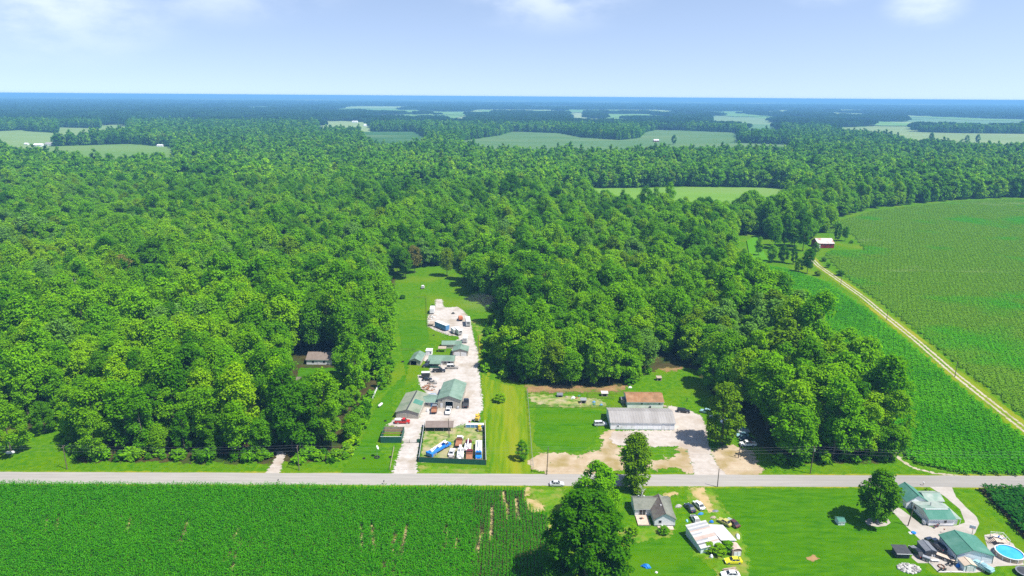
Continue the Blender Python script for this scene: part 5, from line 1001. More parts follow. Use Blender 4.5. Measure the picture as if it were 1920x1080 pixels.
sedan(k('E', 1408, 928), 182, yel, 'bright yellow car with white roof below the little rust roofed shed', 'coupe', L_=4.6).children[2].data.materials[0] = white
sedan(k('E', 1375, 1085), 178, white, 'white car at the bottom picture edge beside the lumber pile', L_=4.8)
def junk_load(t):
    bm = bmesh.new()
    for i in range(12): box(bm, random.uniform(-2.4, -.4), random.uniform(-.6, .6), random.uniform(.9, 1.5), random.uniform(.3, 1.2), random.uniform(.1, .4), random.uniform(.1, .4), rz=random.uniform(0, 3))
    bobj('scrap_load', bm, M_rubble, t)
pickup(k('D', 1178, 700), 180, white, 'white pickup loaded with scrap parked under the wood edge', load=junk_load)
sedan(k('D', 1163, 655), 186, navy, 'dark blue car parked behind the white scrap pickup')
sedan(k('D', 1132, 622), 184, tealp, 'pale blue car in the shade, second behind the white pickup')
trailer(k('D', 1140, 592), 180, 'grey flat trailer in the shade below the blue tarped boat', 4.5, 1.9, .4, M_steel, name='flat_trailer', door_=False)
suv(k('D', 828, 425), 150, tealp, 'pale car half hidden by the olive tree at the gravel pad')
sedan(k('D', 905, 470), 170, silver, 'silver car mostly hidden behind the olive tree')
sedan(k('D', 1000, 510), 175, white, 'white car behind the right side of the olive tree')
def tarp(p, ang, label, L_, w_, h, m=M_bluetarp, name='tarp_cover', cat='tarp'):
    bm = bmesh.new(); bmesh.ops.create_icosphere(bm, subdivisions=4, radius=1)
    for v in bm.verts:
        n_ = .82+.18*math.sin(v.co.x*7+v.co.y*3)*math.cos(v.co.y*9)+random.uniform(-.04, .04)
        x = v.co.x*L_/2*n_; y = v.co.y*w_/2*n_; v.co = Vector((x, y, max(v.co.z, 0)*h*(.75+.35*math.sin(x*1.7+1)*math.cos(y*2.1))))
    o = bobj(name, bm, m); o.location = (*p, 0.02); o.rotation_euler.z = R(ang); return tag(o, label, cat)
tarp(k('D', 1108, 556), 2, 'bright blue tarpaulin over a boat in the shade of the wood', 5.5, 2.0, 1.3)
tarp(k('E', 425, 978), -20, 'blue tarpaulin bundle lying on the lawn', 3.0, 1.6, .9)
tarp(k('E', 1040, 385), 20, 'blue sheet crumpled between the parked junk cars', 2.2, 1.0, .5)
tarp(k('E', 1160, 478), 0, 'small blue tarpaulin behind the patchwork shed', 1.6, .9, .7)
tarp(k('E', 1205, 350), 10, 'flat grey tarpaulin on the weeds right of the white sedan', 2.4, 1.4, .25, M_slate)
tarp(k('E', 1180, 425), 10, 'pale grey scrap heap on the weeds right of the silver sedan', 2.2, 1.2, .5, M_wood)
tarp(k('E', 790, 300), 20, 'low grey heap of rubble right of the grey house', 2.6, 1.7, .7, M_stone, name='rubble_heap', cat='rubble')
tarp(k('E', 888, 462), 90, 'pale blue kayak standing on the lawn between house and cars', 1.6, .7, .4, mat('pale blue plastic', (.25, .6, .75), rough=.4), 'kayak', 'kayak')
tarp(k('E', 543, 1042), 0, 'round white basin lying on the lawn', .9, .9, .3, M_white, 'basin', 'basin')
tarp(k('E', 1460, 640), 80, 'small white boat beside the tin annex', 3.0, 1.3, .7, M_white, 'boat', 'boat')
tarp(k('E', 1160, 870), 0, 'white barrel scrap among bushes before the patchwork shed', 1.1, 1.0, .9, M_vinyl, 'scrap_barrel', 'scrap')
def pile(p, label, name, cat, m, n, sx, sy, sz, size, pname, ang=0, long_=False):
    t = empty(name, label, cat, (*p, 0), R(ang))
    for i in range(n):
        a = random.uniform(0, 6.28); r = math.sqrt(random.random()); x, y = r*math.cos(a)*sx, r*math.sin(a)*sy; z = random.uniform(.05, 1)*sz*(1-.75*r)
        bm = bmesh.new()
        if long_: box(bm, x*.3, y, z+.06, random.uniform(.8, 1.1)*size*6, size*.5, size*.22, rz=random.gauss(0, .14))
        else: blob(bm, (x, y, z+size*.2), size*random.uniform(.55, 1.25), 1, .25, (1.1, .9, .7))
        bobj(pname, bm, m if not isinstance(m, list) else random.choice(m), t)
    return t
pile(k('E', 1375, 1025), 'pile of grey boards beside the white car at the bottom', 'lumber_pile', 'lumber', M_wood, 14, 1.0, 1.1, .8, .55, 'board', 5, True)
pile(k('G', 325, 640), 'oval heap of grey field stones on the lawn', 'rock_pile', 'rocks', [M_stone, mat('light field stone', (.55, .53, .5), (.42, .4, .37), 2, .9), mat('dark field stone', (.16, .155, .15), (.24, .23, .22), 2, .9)], 150, 2.7, 1.9, .75, .42, 'stone')
pile(k('B', 560, 135), 'heap of mixed scrap and rubble left of the workshop', 'scrap_heap', 'scrap', [M_rubble, M_wood, M_rustmetal, M_stone], 46, 3.0, 3.2, .9, .55, 'scrap_piece')
pile(k('A', 590, 300), 'pale rubble beside the white containers at the yard top', 'rubble_heap', 'rubble', [M_stone, M_wood, M_white], 26, 1.6, 4.0, .6, .6, 'scrap_piece')
pile(k('B', 590, 200), 'white framed windows and pipes stacked behind the link building', 'pipe_pile', 'scrap', [M_white, M_steel, M_bluebox], 12, 2.6, 1.5, .6, .5, 'pipe', 0, True)
pile(k('E', 620, 535), 'clutter of pots and boxes on the stoop of the grey house', 'clutter', 'clutter', [M_rubble, M_vinyl, M_charcoal], 12, 1.8, .5, .5, .35, 'piece')
pile(k('E', 370, 440), 'brown garden furniture and pots on the rear deck', 'deck_clutter', 'clutter', [M_rustmetal, M_wood, M_charcoal], 10, .8, .9, .7, .35, 'piece')

# salvage yard vehicles
def tank_load(t):
    bm = bmesh.new(); tube(bm, (-2.6, 0, 1.45), (-.5, 0, 1.45), .62, .62, 14); bobj('tank', bm, M_white, t)
pickup(k('B', 318, 458), 3, red, 'red pickup carrying a long white tank before the long shed', load=tank_load)
truck(k('B', 612, 350), 92, grey, M_rustmetal, 'grey cab truck with rusty bed backing to the link building', 6.0)
pickup(k('B', 740, 358), -92, white, 'white pickup parked before the open workshop door')
def drums(t):
    bm = bmesh.new(); tube(bm, (-2.4, 0, 1.3), (-.6, 0, 1.3), .5, .5, 12); bobj('tank', bm, M_white, t)
truck(k('B', 903, 295), 92, navy, M_charcoal, 'dark flatbed truck loaded with a white tank right of the workshop', 6.6); tarp(k('B', 825, 325), 0, 'rounded silver tank beside the workshop corner', 1.6, 1.2, 1.1, M_steel, 'tank', 'tank')
tarp(k('B', 548, 352), 0, 'white water tank by the link building', 1.3, 1.3, 1.3, M_white, 'tank', 'tank')
suv(k('A', 800, 815), 2, tan, 'dusty grey van with white roof beside the green roofed house', 'van', L_=5.2, zt=2.0, roofm=white)
pickup(k('A', 665, 850), 3, black, 'black pickup parked before the green roofed house')
trailer(k('A', 530, 905), 4, 'dark box trailer with white roof at the lawn edge', 3.6, 2.1, 1.9, M_charcoal, M_white)
sedan(k('A', 548, 800), 0, navy, 'dark car tucked beside the porch of the green roofed house')
sedan(k('A', 545, 935), 5, black, 'low black car in front of the dark box trailer', L_=4.2)
sedan(k('A', 600, 968), 5, tan, 'grey stripped car beside the scrap heap', 'junk_car', L_=4)
trailer(k('A', 933, 545), 88, 'plain white box trailer above the two door garage', 5.0, 2.3, 2.3, M_white)
trailer(k('A', 860, 465), 118, 'white camper trailer nearest to the blue container', 6.0, 2.4, 2.4, M_white, rv=True, wins=[(1, 1.9, 1, .6, -1), (-1.5, 1.9, .8, .6, -1), (1, 1.9, 1, .6, 1)], name='camper_trailer', cat='camper')
trailer(k('A', 818, 455), 115, 'white cargo trailer left of the camper beside the blue container', 4.4, 2.1, 2.0, M_white)
a, b = k('A', 622, 395), k('A', 745, 445); t = trailer(((a[0]+b[0])/2+.6, (a[1]+b[1])/2+1.0), math.degrees(math.atan2(b[1]-a[1], b[0]-a[0])), 'long blue sided semi trailer with white roof lying across the yard', 9.6, 2.5, 2.6, M_bluebox, M_white, 'semi_trailer')
for i in range(12): part(t, 'side_rib', M_bluebox, [(-4.4+i*.8, -1.27, 1.85, .09, .05, 2.4)])
trailer(k('A', 958, 370), 97, 'long white motorhome parked at the right side of the yard top', 8.2, 2.5, 2.7, M_white, rv=True, wins=[(2, 2.2, 1.2, .7, -1), (-1, 2.2, 1.2, .7, -1)], name='motorhome', cat='motorhome')
truck(k('A', 882, 325), 100, oran, oran, 'rusty orange truck parked left of the motorhome', 5.0, bed='box', name='old_truck')
tarp(k('A', 806, 262), 20, 'dark machine scrap on the gravel at the yard top', 2.4, 1.2, 1.0, M_charcoal, 'scrap_machine', 'scrap')
trailer(k('A', 598, 250), 92, 'white roofed box container at the yard top left edge', 6.0, 2.5, 2.6, M_vinyl, M_white, 'storage_container', 'container')
trailer(k('A', 590, 375), 85, 'low grey flat trailer below the white roofed container', 4.4, 2.4, .8, M_wood, name='flat_trailer', door_=False)
suv(g(793, 540), 92, white, 'white van parked alone in the grassy clearing', 'van', L_=4.9)
# old trucks inside the fence
a, b = k('I', 260, 850), k('I', 590, 650); t = truck(((a[0]+b[0])/2, (a[1]+b[1])/2), math.degrees(math.atan2(b[1]-a[1], b[0]-a[0])), blue, blue, 'bright blue crane truck with white cab top parked askew in the lot', 10.6, bed='boom', boomm=white, hoodm=blue, roofm=white, name='crane_truck')
part(t, 'stabiliser', blue, [(-4.9, 0, 1.1, .7, 3.0, 1.3)], .1); part(t, 'tool_box', white, [(.3, .2, 1.7, 1.6, 1.2, .7)], .05)
sedan(k('I', 660, 790), 85, white, 'white car parked right of the blue crane truck', L_=5.0)
sedan(k('I', 645, 905), 85, tan, 'pale car tail just behind the green front fence', L_=4.2)
truck(k('I', 798, 610), 88, white, M_rustmetal, 'white cab truck with rusty brown flatbed in the lot', 7.0)
truck(k('I', 820, 842), 92, white, white, 'white service truck with a boom in the lot behind the fence', 7.0, bed='bucket', name='bucket_truck')
truck(k('I', 960, 690), 90, maroon, white, 'maroon cab tow truck with white body in the lot', 7.0, bed='boom', boomm=white, name='tow_truck')
truck(k('I', 985, 862), 92, maroon, M_rustmetal, 'rusty brown flatbed truck close behind the front fence', 6.4)
truck(k('I', 1155, 775), -88, blue, white, 'white crane truck with blue cab at the right end of the lot', 11.0, bed='boom', boomm=white, name='crane_truck')
def digger(p, ang, label, s=1.0):
    t = empty('digger', label, 'digger', (*p, .03), R(ang)); t.scale = (s, s, s); part(t, 'body', M_yellow, [(0, 0, 1.2, 2.6, 1.5, .9), (-.9, 0, 1.7, .9, 1.4, .5)], .08); part(t, 'cab_frame', M_charcoal, [(.3, s_*.6, 2.1, .08, .08, 1.2) for s_ in (-1, 1)]+[(-.5, s_*.6, 2.1, .08, .08, 1.2) for s_ in (-1, 1)]); part(t, 'cab_roof', M_yellow, [(-.1, 0, 2.75, 1.3, 1.5, .1)])
    wheels(t, (-.8, .9), .85, .55, .35); bm = bmesh.new(); tube(bm, (1.2, 0, 1.4), (2.3, 0, 2.6), .16, .14, 6); tube(bm, (2.3, 0, 2.6), (3.0, 0, .9), .14, .1, 6); bobj('arm', bm, M_yellow, t); part(t, 'bucket', M_rustmetal, [(3.0, 0, .6, .6, 1.1, .5)], .06)
digger(k('I', 1130, 190), 80, 'old yellow digger standing above the right end of the lot', .95); digger(k('I', 1172, 370), 100, 'smaller yellow digger inside the lot below the container', .8)
tarp(k('I', 985, 225), 0, 'small red engine part on the gravel beside the yellow digger', .9, .8, .8, paint('red scrap', (.4, .03, .02)), 'scrap_machine', 'scrap')

# white house vehicles
a, b = k('F', 965, 665), k('F', 1105, 765); pickup(((a[0]+b[0])/2, (a[1]+b[1])/2), math.degrees(math.atan2(a[1]-b[1], a[0]-b[0])), navy, 'dark pickup parked close along the teal garage', L_=5.9)
a, b = k('F', 790, 735), k('F', 900, 845); sedan(((a[0]+b[0])/2, (a[1]+b[1])/2), math.degrees(math.atan2(a[1]-b[1], a[0]-b[0])), black, 'black sedan with pale trunk parked left of the grey shed', L_=5.0, hood=M_slate)
t = trailer(k('F', 938, 860), -40, 'small covered motorcycle trailer behind the black sedan', 1.9, 1.1, .6, M_slate, M_steel, name='small_trailer', door_=False)
t = empty('utility_trailer', 'open wooden floored utility trailer along the teal garage', 'trailer', (*k('F', 1135, 845), .03), R(-42))
for i in range(6): part(t, 'plank', M_deckwood, [(-.1, -.8+i*.32, .62, 4.4, .3, .05)])
part(t, 'side_rail', M_charcoal, [(0, 1.0, .8, 4.5, .06, .3), (0, -1.0, .8, 4.5, .06, .3), (-2.2, 0, .8, .06, 2.0, .3)]); wheels(t, (0.1,), 1.1, .34, .2); part(t, 'tow_bar', M_charcoal, [(2.8, 0, .5, 1.2, .1, .1)])
t = empty('motorcycle', 'touring motorcycle parked before the white house wall', 'motorcycle', (*k('F', 1045, 530), .03), R(20))
for x in (-.75, .75): o = link('wheel', wheel_mesh(.33, .14), t); o.location = (x, 0, .33)
part(t, 'frame', M_charcoal, [(0, 0, .6, 1.1, .3, .4)], .06); part(t, 'tank', maroon, [(.2, 0, .9, .6, .34, .28)], .08); part(t, 'seat', M_charcoal, [(-.45, 0, .85, .75, .34, .14)], .04); part(t, 'windscreen', M_glass, [(.75, 0, 1.15, .06, .4, .45, {'ry': -.4})]); part(t, 'handlebar', M_steel, [(.55, 0, 1.02, .06, .8, .05)]); part(t, 'pannier', maroon, [(-.75, .3, .6, .5, .18, .35), (-.75, -.3, .6, .5, .18, .35)], .04)
t = empty('covered_boat', 'grey green covered boat on a trailer beside the little tan roofed shed', 'boat', (*k('G', 1350, 650), .03), R(118))
bm = bmesh.new(); hull(bm, [(-2.4, .6), (-2.4, 1.3), (1.4, 1.35), (2.7, 1.25), (1.9, .6), (0, .4)], 1.9, .2); bobj('hull', bm, tealp, t)
bm = bmesh.new(); slab(bm, [(-2.2, -.9, 1.5), (2.0, -.6, 1.6), (2.0, .6, 1.6), (-2.2, .9, 1.5)], .2); blob(bm, (-.2, 0, 1.5), .9, 2, .08, (1.4, .8, .5)); bobj('cover', bm, tealp, t); wheels(t, (-.6,), .95, .3, .2); part(t, 'windscreen', M_white, [(.6, 0, 1.85, .1, 1.4, .4)])
tarp(k('G', 1268, 590), 0, 'white canopy top beside the covered boat', 2.0, 1.5, 1.1, M_white, 'canopy', 'canopy')
tarp(k('G', 1000, 612), 0, 'bright blue plastic box at the corner of the little shed', 1.1, 1.0, 1.0, M_bluetarp, 'plastic_box', 'box')
t = empty('blue_basin', 'blue paddling basin on a white mat at the drive edge', 'paddling pool', (*k('G', 383, 148), .03)); part(t, 'mat', M_white, [(-.3, .1, .02, 1.5, 1.1, .03)])
bm = bmesh.new(); bmesh.ops.create_cone(bm, cap_ends=True, segments=16, radius1=.55, radius2=.62, depth=.3, matrix=Matrix.Translation((.2, 0, .18))); bobj('basin', bm, M_bluetarp, t)
for i, (x, y, lab) in enumerate([(640, 466, 'left white gas bottle before the grey shed'), (675, 468, 'right white gas bottle before the grey shed')]):
    t = empty('gas_bottle', lab, 'gas bottle', (*k('G', x, y), .03), 0, 'gas bottles at the grey shed'); bm = bmesh.new(); tube(bm, (0, 0, .02), (0, 0, .55), .26, .26, 12); bobj('bottle', bm, M_white, t); part(t, 'valve', M_steel, [(0, 0, .62, .1, .1, .15)])
t = empty('fire_ring', 'round dark fire ring on the sandy corner patio', 'fire pit', (*k('G', 775, 612), .03))
for i in range(12): part(t, 'stone', M_rustmetal if i % 2 else M_charcoal, [(.75*math.cos(i*.5236), .75*math.sin(i*.5236), .14, .36, .22, .26, {'rz': i*.5236+1.57})])
def chair(p, ang, label):
    t = empty('garden_chair', label, 'chair', (*p, .03), R(ang), 'chairs round the fire ring'); part(t, 'seat', M_charcoal, [(0, 0, .4, .55, .55, .07)]); part(t, 'backrest', M_charcoal, [(-.28, 0, .72, .07, .55, .6)])
    for x in (-.22, .22):
        for y in (-.22, .22): part(t, 'leg', M_charcoal, [(x, y, .18, .06, .06, .37)])
chair(k('G', 855, 590), 200, 'dark garden chair left of two right of the fire ring'); chair(k('G', 908, 602), 200, 'dark garden chair right of two right of the fire ring'); chair(k('G', 760, 668), 80, 'dark garden chair below the fire ring on the left'); chair(k('G', 815, 668), 95, 'dark garden chair below the fire ring on the right')
part(empty('white_bench', 'white bench at the edge of the sandy corner patio', 'bench', (*k('G', 685, 540), .03), R(-4)), 'seat', M_white, [(0, 0, .42, 2.0, .6, .12)])
part(bpy.data.objects['white_bench'], 'leg', M_white, [(-.8, 0, .2, .12, .5, .4)]); part(bpy.data.objects['white_bench'], 'leg', M_white, [(.8, 0, .2, .12, .5, .4)])
# pool, deck, trampoline
px_, py_ = k('G', 1690, 455); pr = (k('G', 1900, 480)[0]-k('G', 1500, 420)[0])/2
t = empty('swimming_pool', 'round above ground pool with bright blue water beside the teal garage', 'pool', (px_+.2, py_-.2, .02))
def ring(bm, r0, r1, z0, z1, n=36, sx=1, sy=1):
    vs = [[bm.verts.new((r*sx*math.cos(6.2832*i/n), r*sy*math.sin(6.2832*i/n), z)) for i in range(n)] for r, z in ((r0, z0), (r0, z1), (r1, z1), (r1, z0))]
    for i in range(n):
        for q in range(4): bm.faces.new((vs[q][i], vs[q][(i+1) % n], vs[(q+1) % 4][(i+1) % n], vs[(q+1) % 4][i]))
bm = bmesh.new(); ring(bm, pr, pr-.06, 0, 1.2, 36, 1, 1); bobj('wall', bm, M_wood, t); bm = bmesh.new(); ring(bm, pr+.08, pr-.16, 1.2, 1.28, 36); bobj('rim', bm, M_white, t)
bm = bmesh.new(); bmesh.ops.create_circle(bm, cap_ends=True, segments=36, radius=pr-.07, matrix=Matrix.Translation((0, 0, 1.05))); bobj('water', bm, M_water, t)
part(t, 'ladder', M_white, [(-pr*.62, pr*.62, 1.5, .08, .08, .8), (-pr*.5, pr*.7, 1.5, .08, .08, .8), (-pr*.56, pr*.66, 1.6, .3, .25, .05)])
for i in range(12): a = i*.5236; part(t, 'upright', M_whitewall, [((pr+.03)*math.cos(a), (pr+.03)*math.sin(a), .6, .1, .1, 1.2)])
t = empty('pool_deck', 'raised pale deck with white railing and stairs behind the pool', 'deck', (*k('G', 1560, 330), .02), R(-8))
for i in range(9): part(t, 'plank', M_deckwood, [(-.1+i*.36, 2.1, 1.15, .34, 3.6, .06)])
part(t, 'railing', M_white, [(1.3, 3.9, 1.95, 3.3, .08, .08), (2.95, 2.1, 1.95, .08, 3.6, .08), (1.3, 3.9, 1.5, 3.3, .05, .05)])
for x, y in ((-.2, 3.9), (1.3, 3.9), (2.95, 3.9), (2.95, 2.2), (2.95, .4)): part(t, 'post', M_white, [(x, y, 1.0, .1, .1, 2.0)])
for i in range(5): part(t, 'stair_tread', M_deckwood, [(-.55-i*.3, 1.6, .98-i*.2, .3, 1.2, .06)])
part(t, 'stair_rail', M_deckwood, [(-1.2, .95, 1.3, 1.7, .07, .08, {'ry': -.58}), (-1.2, 2.25, 1.3, 1.7, .07, .08, {'ry': -.58})])
def lounger(p, ang, label):
    t = empty('deck_chair', label, 'deck chair', (*p, 1.2), R(ang), 'chairs on the pool deck'); part(t, 'seat', M_white, [(.3, 0, .3, 1.1, .55, .08)]); part(t, 'backrest', M_bluetarp, [(-.4, 0, .55, .7, .55, .08, {'ry': .8})])
    for x in (-.1, .7): part(t, 'leg', M_white, [(x, 0, .13, .06, .5, .26)])
q0 = k('G', 1560, 330); lounger((q0[0]+1.0, q0[1]+2.3), 150, 'blue backed deck chair on the left of the pool deck'); lounger((q0[0]+1.9, q0[1]+1.6), 120, 'blue backed deck chair on the right of the pool deck')
t = empty('trampoline', 'round dark trampoline at the bottom right picture corner', 'trampoline', (*k('G', 1930, 715), .02))
bm = bmesh.new(); ring(bm, 2.2, 1.85, .8, .9, 28); bobj('rim', bm, M_slate, t); bm = bmesh.new(); bmesh.ops.create_circle(bm, cap_ends=True, segments=28, radius=1.86, matrix=Matrix.Translation((0, 0, .85))); bobj('mat', bm, M_charcoal, t)
for i in range(6): a = i*1.047; part(t, 'leg', M_steel, [(2.05*math.cos(a), 2.05*math.sin(a), .4, .08, .08, .8)])
t = empty('basketball_hoop', 'basketball hoop on a pole behind the teal garage', 'basketball hoop', (*k('G', 1192, 195), .02)); bm = bmesh.new(); tube(bm, (0, 0, 0), (0, 0, 3.2), .09, .08); bobj('pole', bm, M_steel, t); part(t, 'backboard', M_vinyl, [(-.35, -.15, 3.2, 1.5, .08, 1.0, {'rz': -.5})])
bm = bmesh.new(); ring(bm, .26, .22, 2.85, 2.9, 14); bmesh.ops.translate(bm, verts=bm.verts, vec=(-.55, -.5, 0)); bobj('rim', bm, oran, t)
t = empty('yard_light', 'small post lamp on the concrete before the white house', 'post lamp', (*k('H', 1268, 975), .02)); bm = bmesh.new(); tube(bm, (0, 0, 0), (0, 0, 1.1), .04, .04, 6); bobj('post', bm, M_white, t); part(t, 'lamp_head', M_rustmetal, [(0, 0, 1.2, .3, .3, .3)])
t = empty('mailbox', 'white mailbox on a post by the road before the white house', 'mailbox', (*k('H', 890, 100), .02)); part(t, 'post', M_wood, [(0, 0, .5, .12, .12, 1.0)]); part(t, 'box', M_white, [(0, 0, 1.1, .3, .55, .28)], .06)
for px, py, lab in ((522, 906, 'left dark mailbox on the road edge before the corn'), (720, 908, 'right dark mailbox on the road edge before the corn')):
    t = empty('mailbox', lab, 'mailbox', (*g(px, py), .02), 0, 'mailboxes on the corn side'); part(t, 'post', M_wood, [(0, 0, .5, .12, .12, 1.0)]); part(t, 'box', M_charcoal, [(0, 0, 1.15, .3, .55, .32)], .06)
# propane tanks, dish, tyres
def propane(p, ang, label):
    t = empty('propane_tank', label, 'propane tank', (*p, .02), R(ang)); bm = bmesh.new(); tube(bm, (-1.0, 0, .75), (1.0, 0, .75), .48, .48, 16); blob(bm, (-1.0, 0, .75), .47, 2, 0); blob(bm, (1.0, 0, .75), .47, 2, 0); bobj('tank', bm, M_white, t); part(t, 'foot', M_steel, [(-.7, 0, .15, .12, .6, .3)]); part(t, 'foot', M_steel, [(.7, 0, .15, .12, .6, .3)]); part(t, 'valve_dome', M_white, [(0, 0, 1.28, .3, .3, .18)], .04)
propane(k('B', 115, 305), 70, 'white propane tank on the lawn left of the long shed')
propane(g(20, 852), 10, 'white propane tank under the tree at the left edge')
t = empty('satellite_dish', 'white satellite dish on a post planted in a tyre on the lawn', 'satellite dish', (*k('B', 85, 770), .02)); bm = bmesh.new(); tube(bm, (0, 0, 0), (0, 0, 3.4), .06, .05, 6); bobj('post', bm, M_steel, t)
bm = bmesh.new(); bmesh.ops.create_cone(bm, cap_ends=True, segments=18, radius1=.25, radius2=.75, depth=.22, matrix=Matrix.Translation((.2, 0, 3.6)) @ Matrix.Rotation(R(62), 4, 'Y')); bobj('dish', bm, M_white, t)
def tyre(p, r, label):
    bm = bmesh.new(); ring(bm, r, r*.55, 0, .26, 18); o = bobj('tyre', bm, M_tread); o.location = (*p, .02); tag(o, label, 'tyre')
tyre(k('B', 83, 775), .95, 'large black tyre lying round the foot of the satellite dish'); tyre(k('B', 160, 440), .5, 'black tyre on the lawn left of the red pickup'); tyre(k('B', 205, 772), .45, 'small tyre by the drive fence'); tyre(k('A', 298, 748), .7, 'black tyre on the grass left of the narrow shed'); tyre(k('K', 820, 926), .45, 'black tyre on the lawn left of the satellite dish'); tyre(k('A', 612, 480), .5, 'dark tyre on the grass below the blue semi trailer')

# fences
def rail_fence(pts, label, h=1.3, pm=M_steel, step=3.0, rails=(.45, .95, 1.28), mesh_wire=True, name='wire_fence', rr=.03):
    W = pts; t = empty(name, label, 'fence', (*W[0], 0)); o0 = np.array(W[0])
    for a, b in zip(W, W[1:]):
        a = np.array(a)-o0; b = np.array(b)-o0; d = np.linalg.norm(b-a); n = max(1, int(round(d/step)))
        for i in range(n+1):
            p = a+(b-a)*i/n
            if i == n and b is not W[-1]: pass
            bm = bmesh.new(); tube(bm, (p[0], p[1], -.1), (p[0], p[1], h+.08), rr*1.5, rr*1.5, 6); bobj('post', bm, pm, t)
        for z in rails:
            bm = bmesh.new(); tube(bm, (a[0], a[1], z*h/1.28), (b[0], b[1], z*h/1.28), rr, rr, 5); bobj('rail', bm, pm, t)
    return t
rail_fence([k('C', 128, 240), k('C', 140, 380), k('C', 152, 560), k('C', 168, 790), k('C', 180, 900)], 'steel wire fence running from the pen down to the road', 1.6)
rail_fence([k('C', 130, 262), k('C', 400, 262), k('C', 640, 266), k('C', 940, 268)], 'wire fence along the back of the animal pen under the wood', 1.3, M_pole)
rail_fence([k('C', 140, 378), k('C', 480, 382), k('C', 800, 386), k('C', 950, 386)], 'dark wire fence along the front of the animal pen', 1.2, M_pole)
rail_fence([k('C', 640, 266), k('C', 640, 300), k('C', 760, 306), k('C', 860, 306)], 'short inner fence dividing the animal pen', 1.1, M_pole)
rail_fence([k('B', 240, 690), k('B', 222, 790), k('B', 202, 890)], 'pale board fence along the left of the gravel drive', 1.0, M_wood, 2.4)
rail_fence([k('B', 100, 120), k('B', 70, 180), k('B', 42, 245)], 'white panel fence at the lawn edge under the left wood', 1.4, M_white, 2.0, (.3, .6, .9, 1.2), rr=.06)
rail_fence([k('A', 410, 103), k('A', 535, 103), k('A', 540, 250), k('A', 545, 390)], 'wire fence corner round the upper lawn of the yard', 1.2, M_pole)
rail_fence([k('A', 545, 390), k('A', 650, 425), k('A', 760, 485), k('A', 800, 500)], 'low fence below the blue semi trailer', 1.1, M_pole)
rail_fence([k('A', 270, 635), k('A', 400, 632), k('A', 420, 640)], 'wire fence left of the narrow green roofed shed', 1.1, M_pole)
rail_fence([k('I', 665, 330), k('I', 780, 325), k('I', 915, 320)], 'pale rail fence between the lean to and the container', 1.3, M_steel)
t = rail_fence([k('G', 590, 545), k('G', 730, 685), k('G', 1085, 685)], 'low white kerb rail round the sandy corner patio', .25, M_white, 3.0, (.9,), name='kerb_rail', rr=.09)
# pen things
def hutch(p, w_, d, h, wm, rm, label):
    t = empty('hutch', label, 'hutch', (*p, .02)); part(t, 'wall', wm, [(0, d/2, h/2, w_, d, h)]); bm = bmesh.new(); slab(bm, [(-w_/2-.15, -.25, h-.02+.08), (w_/2+.15, -.25, h+.06), (w_/2+.15, d+.2, h+.35), (-w_/2-.15, d+.2, h+.35)], .07); bobj('roof', bm, rm, t); part(t, 'opening', M_dark, [(0, -.02, h*.42, w_*.5, .03, h*.6)])  # hutch entrance is a near-black plate painting the shade inside
hutch(k('C', 782, 285), 2.6, 1.8, 1.3, M_wood, M_pinkroof, 'wooden hutch with pale roof at the back of the pen'); hutch(k('C', 603, 345), 2.2, 1.6, 1.4, M_wood, M_steel, 'small hutch with steel roof in the middle of the pen'); hutch(k('C', 405, 292), 2.2, 1.6, .9, M_slate, M_slate, 'grey dog house at the left of the pen'); hutch(g(1236, 714), 2.0, 1.6, 1.3, M_wood, M_wood, 'wooden hutch at the wood edge behind the rust roofed building')
for x, y, l, m, lab in ((515, 300, 2.2, M_white, 'round white tub in the pen'), (545, 300, 1.5, M_rustmetal, 'brown scrap beside the white tub in the pen'), (565, 282, 1.4, M_greenroof2, 'green tarpaulin behind the white tub in the pen'), (690, 335, 1.7, M_bluebox, 'pale blue toy slide in the pen'), (692, 355, 1.5, M_greenroof2, 'green plastic toy in the pen'), (752, 358, 1.5, M_bluebox, 'blue plastic tub at the right of the pen'), (460, 292, 1.5, M_wood, 'grey heap beside the grey dog house'), (995, 212, 1.9, M_whitewall, 'white tarpaulin under the trees behind the rust roofed building'), (575, 350, 1.2, M_wood, 'brown heap left of the steel roofed hutch')):
    tarp(k('C', x, y), 20, lab, l, l*.7, l*.36, m, 'pen_clutter', 'yard clutter')
t = empty('lawn_post', 'small black post with crossbar standing on the lawn near the olive tree', 'post', (*k('D', 665, 330), .02)); part(t, 'post', M_charcoal, [(0, 0, .8, .15, .15, 1.6)]); part(t, 'crossbar', M_charcoal, [(0, 0, 1.3, .5, .15, .2)])
part(empty('wooden_steps', 'wooden steps at the right end of the rust roofed building', 'steps', (*k('D', 480, 372), .02)), 'step', M_wood, [(0, 0, .2, 1.2, .9, .4)]); part(bpy.data.objects['wooden_steps'], 'step', M_wood, [(0, -.4, .1, 1.2, .5, .2)])

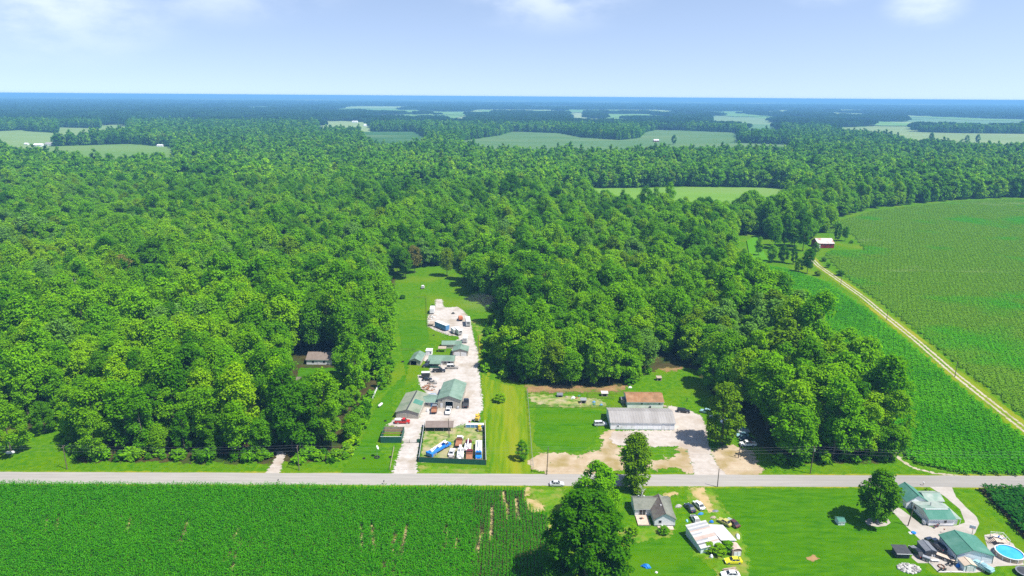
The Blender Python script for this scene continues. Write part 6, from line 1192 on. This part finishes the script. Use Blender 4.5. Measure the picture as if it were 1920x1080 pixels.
# ------------------------------------------------------------------ poles and lines
def pole(p, h, label, arm=True, light=False, lean=0):
    t = empty('utility_pole', label, 'utility pole', (*p, 0), 0, 'wooden poles along the road'); bm = bmesh.new(); tube(bm, (0, 0, -.2), (lean, 0, h), .16, .11, 8); bobj('pole', bm, M_pole, t)
    if arm:
        part(t, 'crossarm', M_pole, [(lean, 0, h-.5, .12, 1.8, .12)])
        for y in (-.8, .8): part(t, 'insulator', M_steel, [(lean, y, h-.38, .1, .1, .16)])
    if light:
        bm = bmesh.new(); tube(bm, (lean, -.25, h-1.6), (lean, -.25, h-.8), .22, .22, 10); bobj('transformer', bm, M_steel, t)
    return (p[0]+lean, p[1], h)
tops = [pole(g(126, 880), 8.6, 'wooden pole at the left end of the roadside line'), pole(g(561, 882), 9.0, 'wooden pole beside the drive into the left wood'), pole(g(1025, 890), 10.0, 'wooden pole on the bare earth left of centre', lean=.3), pole(g(1519, 888), 9.8, 'wooden pole with transformer before the right wood', light=True, lean=.25)]
pole(g(1345, 913), 6.4, 'dark pole on the near side of the road at the gravel drive', arm=False); pole(g(1384, 859), 5.8, 'short pole before the white scrap pickup', arm=False, lean=.4); pole(g(1702, 986), 7.0, 'leaning grey pole beside the white house drive', arm=False, lean=.8)
pole(k('A', 1066, 640), 8.0, 'tall pole at the right edge of the salvage drive', arm=False); pole(k('I', 612, 490), 7.2, 'steel grey pole rising inside the old truck lot', arm=False, lean=-.2)
pole(g(1662, 601), 6, 'pole beside the farm lane, farther up', arm=False); pole(g(1790, 707), 7.5, 'pole beside the farm lane, nearest', arm=False); pole(g(1576, 535), 6, 'pole beside the farm lane, near the last dark bush', arm=False)
def wire(a, b, sag, label, dz=0, dy=0, r=.013):
    bm = bmesh.new(); n = 14; prev = None
    for i in range(n+1):
        t_ = i/n; p = Vector((a[0]+(b[0]-a[0])*t_, a[1]+(b[1]-a[1])*t_+dy, a[2]+(b[2]-a[2])*t_+dz-sag*4*t_*(1-t_)))
        if prev is not None: tube(bm, prev, p, r, r, 4)
        prev = p
    tag(bobj('power_line', bm, M_slate), label, 'power line', 'power lines along the road')
ends = [(tops[0][0]-90, tops[0][1], 8.6)]+tops+[(tops[3][0]+70, tops[3][1]-2, 9.6), ]
names = ['left picture edge', 'left wood front', 'salvage yard front', 'bare earth front', 'right corn front']
for i in range(5):
    for dz, dy, nm in ((-.3, .8, 'rear upper'), (-.3, -.8, 'front upper'), (-1.9, 0, 'lower')):
        wire(ends[i], ends[i+1], .9, '%s power line along the %s' % (nm, names[i]), dz, dy)

# smoke drifting from the yard top
def smoke():
    bm = bmesh.new(); x, y = g(900, 585); blob(bm, (x, y+2, 5), 5.5, 3, .0, (2.2, 1.3, .95))
    m = bpy.data.materials.new('thin smoke'); m.use_nodes = True; t = m.node_tree; t.nodes.clear(); o = N(t, 'ShaderNodeOutputMaterial'); v = N(t, 'ShaderNodeVolumePrincipled'); v.inputs['Color'].default_value = (.9, .96, 1, 1); v.inputs['Density'].default_value = .0045
    L(t, v.outputs[0], o.inputs['Volume']); s = bobj('smoke', bm, m); tag(s, 'thin blue smoke drifting at the top right of the salvage yard', 'smoke', kind='stuff')
smoke()
# bushes of the yards
for px, py, s, l, lab in ((1330, 1033, .30, 0, 'green bush before the patchwork shed, left'), (1347, 1038, .34, 0, 'green bush before the patchwork shed, middle'), (1362, 1033, .36, 1, 'green bush before the tin annex'), (1188, 1000, .28, 0, 'weedy bush in front of the rear deck'), (1245, 1000, .26, 1, 'weedy bush in front of the stoop'), (937, 753, .42, 0, 'bright green shrub patch on the mown strip'), (1198, 927, .34, 3, 'brownish bush at the roadside behind the grey house'), (812, 575, .2, 1, 'small bush at the top end of the yard'), (755, 560, .3, 2, 'small dark shrub on the upper lawn'), (1740, 925, .22, 0, 'small shrub on the lawn behind the white house')):
    tree(*g(px, py), 5, l, s, lab, name='bush', cat='bush')
